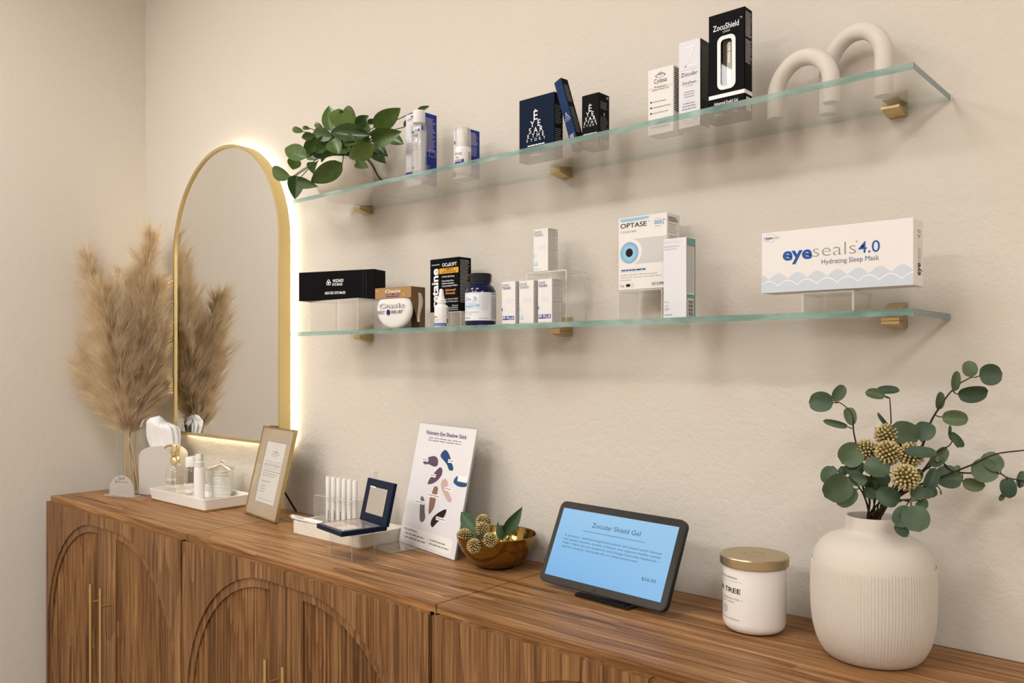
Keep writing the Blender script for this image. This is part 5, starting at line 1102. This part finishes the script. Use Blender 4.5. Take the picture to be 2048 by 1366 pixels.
e = thing('leaf_sprig', 'upright sprig of two green leaves standing in the gold bowl', 'sprig', foot)
place_leaf(e, ROSE, bq(985, 600, -.098), bq(1328, 132, -.075), 118 / 9.105 / FPX * 1.66, -0.3); place_leaf(e, ROSE, bq(960, 715, -.105), bq(852, 398, -.110), 75 / 9.105 / FPX * 1.66, 0.6)
place_leaf(e, ROSE, bq(965, 690, -.115), bq(1040, 640, -.12), 40 / 9.105 / FPX * 1.66, 0.6)
MB().tube([q - foot for q in catmull([foot, bq(970, 650, -.100), bq(985, 600, -.098), bq(1010, 540, -.096)], 4)], 0.0013, 6).tube([q - foot for q in catmull([bq(970, 650, -.11), bq(1040, 590, -.12), bq(1065, 660, -.125), bq(1055, 740, -.12)], 4)], 0.0007, 5).build('stem', M['greenstem'], e, smooth=60)

# ---- tablet on a stand
th = math.radians(-4.13); tl = math.radians(25.0)
W, H = 0.2850, 0.1555; t = 0.009
e = thing('tablet', 'black tablet with lit blue price screen leaning on its stand', 'tablet', (-0.9976, -0.1494, 0.8625), th, rx=-tl)
MB().prism([rrect(0, W, 0, H, 0.0135, 8)], 0.0004, t).build('body', M['charcoal'], e, smooth=30)
MB().prism([rrect(0.0015, W - 0.0015, 0.0015, H - 0.0015, 0.0125, 8)], 0, 0.0006).build('front_glass', M['bezel'], e)
sw = W / 1.090; sh = H / 1.212; sx0 = 0.036 * sw + 0.001; sz0 = 0.108 * sh
scn = MB().box(sx0, sx0 + sw, -0.0001, 0.0004, sz0, sz0 + sh).build('screen', M['screen'], e)
P = Print(scn, lambda x, z, l: (sx0 + x, -0.0001 - l, sz0 + z), sw, sh)
M['screenink'] = mat('screen_text', (0.02, 0.035, 0.06), 0.5, emit=(0.012, 0.035, 0.07), estr=1.0)
P.t('Zocular Shield Gel', 0.51, 0.785, 0.066, 'screenink', a='c', w=0.42, bold=0.0).r(0.232, 0.712, 0.770, 0.718, 'screenink')
for k, (s_, ww) in enumerate((('A premium, ophthalmologist-formulated okra-based eyelid cleanser', 0.846), ('that gently cleanses, soothes irritation, and supports healthy eyelids.', 0.846), ('Helps relieve dry eye symptoms and manage Demodex blepharitis\u2014', 0.846), ('ideal for sensitive, chronically dry, or compromised eyes.', 0.675))):
    P.t(s_, 0.081, 0.597 - 0.055 * k, 0.029, 'screenink', w=ww, bold=0.0)
P.t('$56.00', 0.818, 0.222, 0.042, 'screenink', w=0.112).done()
MB().lathe([(0, -0.0006), (0.002, -0.0006), (0.0022, 0.0002), (0, 0.0002)], 14, c=(0, 0, 0)).build('camera_dot', M['ink'], e, loc=(W * 0.47, 0.0, 0.0058), rx=PI / 2)
e = thing('tablet_stand', 'black low stand holding up the tablet', 'stand', (-0.8450, -0.1330, Z), th)
MB().bbox(-0.060, 0.060, -0.030, 0.095, 0, 0.006, 0.002).build('base_plate', M['charcoal'], e)
MB().prism([[(-0.032, 0.006), (-0.032, 0.0075), (-0.012, 0.0075), (-0.012, 0.0035), (-0.03, 0.0035)]], -0.055, 0.055, plane='yz').build('front_lip', M['charcoal'], e)
MB().prism([[(0.028, 0.004), (0.066, 0.095), (0.071, 0.093), (0.055, 0.004)]], -0.035, 0.035, plane='yz').build('back_support', M['charcoal'], e)

# ---- candle
e = thing('candle_jar', 'white glass candle jar with brushed gold lid on the right cabinet', 'candle', (-0.5868, -0.1110, Z))
r = 0.0488
MB().lathe([(0, 0.001), (r - 0.012, 0), (r - 0.005, 0.003), (r - 0.001, 0.009), (r, 0.016), (r, 0.102), (0, 0.102)], 56).build('jar', M['wax'], e, smooth=40)
ld = MB().lathe([(0, 0.1022), (r + 0.0035, 0.1022), (r + 0.0042, 0.103), (r + 0.0042, 0.1155), (r + 0.003, 0.117), (0.016, 0.117), (0.0157, 0.1166), (0.0153, 0.117), (0, 0.117)], 64).build('lid', M['lidgold'], e, smooth=30)
MB().lathe([(0.0150, 0.1171), (0.0155, 0.1173), (0.016, 0.1171)], 48, cap0=False, cap1=False).build('lid_emblem', M['kraft'], ld)
P = Print(e, wrap(r, -2.2 - 0.70), r * 1.40, 0.102); P.curved = True
P.t('DW HOME | ESSENCE', 0.5, 0.835, 0.022, 'ink', a='c', w=0.74).r(0.02, 0.79, 0.99, 0.794, 'grey').t('TEA TREE', 0.5, 0.62, 0.072, 'ink', a='c', w=0.92, bold=0.012).t('FINE FRAGRANCES FOR', 0.5, 0.515, 0.026, 'grey', a='c', w=0.86).r(0.0, 0.522, 0.04, 0.526, 'grey').r(0.955, 0.522, 1.02, 0.526, 'grey').t('EVERYDAY LIVING', 0.5, 0.465, 0.024, 'grey', a='c', w=0.58).ring(0.5, 0.355, 0.0044, 0.0050, 'ink', sz=1.1).t('DW', 0.5, 0.35, 0.028, 'ink', a='c', w=0.075).r(0.47, 0.325, 0.53, 0.33, 'ink').t('DOUBLE WICK CANDLE', 0.5, 0.21, 0.022, 'grey', a='c', w=0.86).done()

# ---- ribbed vase with eucalyptus
VC = Vector((-0.4055, -0.1145, Z))
e = thing('ribbed_vase', 'large matte off-white vase with ribbed lower body and short neck', 'vase', VC)
prof = [(0.0, 0.0), (0.0564, 0.0), (0.0620, 0.002), (0.0691, 0.012), (0.0752, 0.025), (0.0797, 0.042), (0.0822, 0.062), (0.0832, 0.090), (0.0830, 0.118), (0.0820, 0.135), (0.0816, 0.1358)]
sm = [(0.0817, 0.1345), (0.0785, 0.148), (0.0714, 0.160), (0.0611, 0.169), (0.0489, 0.1745), (0.0385, 0.1775), (0.0365, 0.180), (0.0355, 0.184), (0.0362, 0.199), (0.0358, 0.2005), (0.0335, 0.2005), (0.0328, 0.199), (0.0325, 0.180), (0.036, 0.172), (0.05, 0.165), (0.0, 0.160)]
def fine(p, k=3):
    out = []
    for a, b in zip(p[:-1], p[1:]):
        for j in range(k): out.append((a[0] + (b[0] - a[0]) * j / k, a[1] + (b[1] - a[1]) * j / k))
    return out + [p[-1]]
rd = random.Random(5); jit = [rd.uniform(0.8, 1.0) for _ in range(480)]
MB().lathe(fine(prof, 3), 480, cap1=False, rib=lambda r, z, a, i: r + ((0.0 if i % 4 == 0 else (0.0011 if i % 4 == 2 else 0.0008)) * jit[i // 4 * 4] * (1 if z > 0.004 else 0))).build('ribbed_body', M['ceramic'], e, smooth=80)
MB().lathe(sm, 64).build('neck_and_shoulder', M['ceramic'], e, smooth=50)
EUCA = [leaf_mesh('eucalyptus_leaf_a', roundish, 'euca', 0.12, 0.25, n=12), leaf_mesh('eucalyptus_leaf_b', roundish, 'euca', 0.25, 0.4, n=12)]
g6 = lambda a, b, y: at(1600 + a / 3.595, 700 + b / 3.595, y)
def branch(label, path, leaves, seed, r0=0.0018):
    """path and leaves in pixels of a 3.595x view at (1600, 700), with depths"""
    foot = Vector((VC.x + random.Random(seed).uniform(-.015, .015), VC.y + random.Random(seed + 1).uniform(-.015, .015), Z + 0.162))
    e = thing('eucalyptus_stem', label, 'eucalyptus', foot, group='eucalyptus stems in the ribbed vase')
    mouth = Vector((VC.x + random.Random(seed + 2).uniform(-.010, .018), VC.y + random.Random(seed + 3).uniform(-.014, .008), Z + 0.20))
    pts = catmull([foot, mouth] + [g6(*p) for p in path], 5)
    m = MB().tube([q - foot for q in pts], [r0 - (r0 - 0.0007) * i / len(pts) for i in range(len(pts))], 7)
    for k, (a, b, c, d, hw, y0, y1) in enumerate(leaves):
        p0 = g6(a, b, y0); p1 = g6(c, d, y1)
        place_leaf(e, EUCA[(k + seed) % 2], p0, p1, hw / 3.595 / FPX * (p0 - CAM).length, random.Random(seed * 7 + k).uniform(-0.4, 0.4))
        q = min(pts, key=lambda s: (s - p0).length); m.tube([q - foot, (q - foot).lerp(p0 - foot, 0.5) + Vector((0, 0, -0.001)), p0 - foot], 0.0008, 5)
    m.build('stem', M['twig'], e, smooth=60)
X7 = 719
branch('eucalyptus stem reaching up at the left of the ribbed vase', [(500, 1080, -.12), (455, 1000, -.13), (440, 860, -.13), (404, 675, -.13), (385, 585, -.13), (376, 470, -.13), (330, 410, -.13), (280, 375, -.13)],
       [(242, 378, 60, 372, 70, -.13, -.14), (240, 362, 322, 255, 42, -.13, -.12), (378, 545, 345, 405, 40, -.13, -.12), (345, 552, 168, 510, 24, -.13, -.15), (300, 815, 435, 690, 82, -.15, -.14), (345, 890, 445, 790, 60, -.145, -.13), (290, 840, 330, 900, 30, -.14, -.14)], 1)
branch('short eucalyptus stem drooping left over the vase mouth', [(480, 1100, -.13), (440, 1010, -.15), (370, 930, -.155), (330, 915, -.155)],
       [(236, 835, 185, 965, 56, -.15, -.16), (345, 915, 190, 1065, 96, -.16, -.18), (405, 1000, 265, 1112, 62, -.15, -.16), (345, 920, 480, 940, 46, -.15, -.15), (455, 1000, 550, 1060, 36, -.14, -.14), (470, 900, 500, 1000, 30, -.13, -.12)], 2)
branch('thin upright eucalyptus stem in the middle of the vase', [(600, 1000, -.10), (650, 800, -.095), (655, 530, -.09), (645, 345, -.09)],
       [(612, 335, 470, 300, 36, -.09, -.10), (545, 292, 716, 285, 30, -.085, -.08), (650, 560, 556, 455, 14, -.09, -.10), (500, 910, 620, 1010, 56, -.10, -.10)], 3)
branch('tall eucalyptus stem reaching up to the right over the vase', [(700, 1000, -.10), (850, 760, -.09), (930, 545, -.085), (960, 480, -.085), (1010, 400, -.085), (1080, 305, -.085), (1150, 240, -.085), (1235, 195, -.085)],
       [(X7 + 505, 195, X7 + 497, 76, 46, -.085, -.085), (X7 + 568, 188, X7 + 737, 168, 68, -.085, -.08), (X7 + 395, 295, X7 + 410, 152, 27, -.085, -.09), (X7 + 412, 318, X7 + 638, 305, 57, -.085, -.075), (X7 + 278, 430, X7 + 296, 302, 28, -.085, -.09), (X7 + 298, 482, X7 + 495, 498, 50, -.085, -.075), (860, 640, 655, 555, 76, -.10, -.12), (870, 650, 925, 515, 64, -.10, -.09), (720, 640, 745, 705, 40, -.10, -.10)], 4, 0.0022)
branch('eucalyptus stem with heart-shaped leaves hanging over the vase neck', [(700, 1090, -.13), (740, 1080, -.15), (800, 1100, -.165)],
       [(715, 1092, 552, 1015, 64, -.15, -.165), (795, 1130, 690, 1262, 62, -.165, -.18), (690, 1250, 772, 1338, 38, -.17, -.175), (800, 1118, 862, 1302, 84, -.17, -.185), (800, 1062, 892, 985, 44, -.15, -.14), (885, 1060, 950, 1000, 34, -.13, -.12), (860, 1080, 900, 1140, 40, -.14, -.15)], 5)
branch('eucalyptus stem crossing behind the berries at the vase centre', [(680, 1000, -.11), (760, 850, -.12), (870, 690, -.13)],
       [(870, 690, 868, 775, 90, -.135, -.14), (645, 885, 458, 810, 72, -.145, -.15), (560, 960, 640, 900, 40, -.12, -.12), (X7 + 185, 1022, X7 + 262, 848, 44, -.12, -.11), (830, 960, 850, 850, 40, -.11, -.10), (960, 1060, 930, 980, 34, -.10, -.10)], 6)
branch('eucalyptus stem leaning right with a small leaf tuft', [(760, 980, -.10), (880, 870, -.09), (950, 780, -.09), (1010, 720, -.09), (1070, 690, -.09), (1095, 655, -.09)],
       [(X7 + 215, 832, X7 + 342, 705, 44, -.09, -.085), (X7 + 360, 590, X7 + 458, 700, 26, -.09, -.085), (X7 + 352, 620, X7 + 362, 540, 10, -.09, -.09), (X7 + 385, 655, X7 + 428, 702, 12, -.085, -.08), (1015, 800, 985, 760, 24, -.09, -.09)], 7)
branch('long eucalyptus stem stretching far right past the vase', [(760, 1000, -.10), (900, 860, -.085), (1010, 805, -.08), (1080, 865, -.075), (1150, 880, -.07), (1210, 885, -.07), (1420, 885, -.065), (1490, 918, -.065), (1600, 940, -.06), (1680, 955, -.06)],
       [(X7 + 250, 900, X7 + 452, 930, 78, -.085, -.075), (X7 + 448, 945, X7 + 612, 985, 44, -.07, -.065), (X7 + 510, 885, X7 + 712, 845, 76, -.075, -.065), (X7 + 725, 872, X7 + 605, 738, 56, -.065, -.06), (X7 + 858, 992, X7 + 885, 868, 26, -.06, -.055), (X7 + 768, 918, X7 + 790, 1065, 46, -.065, -.07), (X7 + 745, 1035, X7 + 718, 1085, 16, -.065, -.07)], 8)
branch('bare thin eucalyptus twig running off to the right edge', [(800, 1000, -.10), (1000, 920, -.09), (1150, 860, -.085), (1260, 815, -.08), (1410, 748, -.075), (1600, 722, -.07), (1700, 705, -.065)],
       [(X7 + 425, 865, X7 + 400, 830, 18, -.085, -.085), (X7 + 290, 1005, X7 + 296, 1042, 6, -.09, -.09)], 9)
for k, (a, b, y, rr, wh) in enumerate(((628, 615, -.11, 72, 'topmost'), (475, 720, -.125, 66, 'leftmost'), (635, 738, -.135, 74, 'middle'), (800, 752, -.125, 74, 'right half-hidden'), (760, 915, -.155, 78, 'lowest'))):
    c = g6(a, b, y); foot = Vector((VC.x + 0.004 * (k - 2), VC.y + 0.006, Z + 0.163))
    e = thing('berry_sprig', f'sprig with a golden berry cluster among the eucalyptus, the {wh} one', 'sprig', foot, group='berry sprigs in the ribbed vase')
    cluster(e, c, rr / 3.595 / FPX * (c - CAM).length * 1.12, 20 + k)
    MB().tube([q - foot for q in catmull([foot, Vector((VC.x + 0.003 * k, VC.y, Z + 0.205)), c.lerp(Vector((VC.x, VC.y, Z + 0.2)), 0.4) + Vector((0, 0.01, 0)), c], 5)], 0.0013, 6).build('stem', M['greenstem'], e, smooth=60)
    for j in range(2):
        place_leaf(e, SAGE, c + Vector((0, 0.006, -0.008)), c + Vector((0.018 * (1 if j else -1), 0.0, 0.010)), 0.004, 0.3)
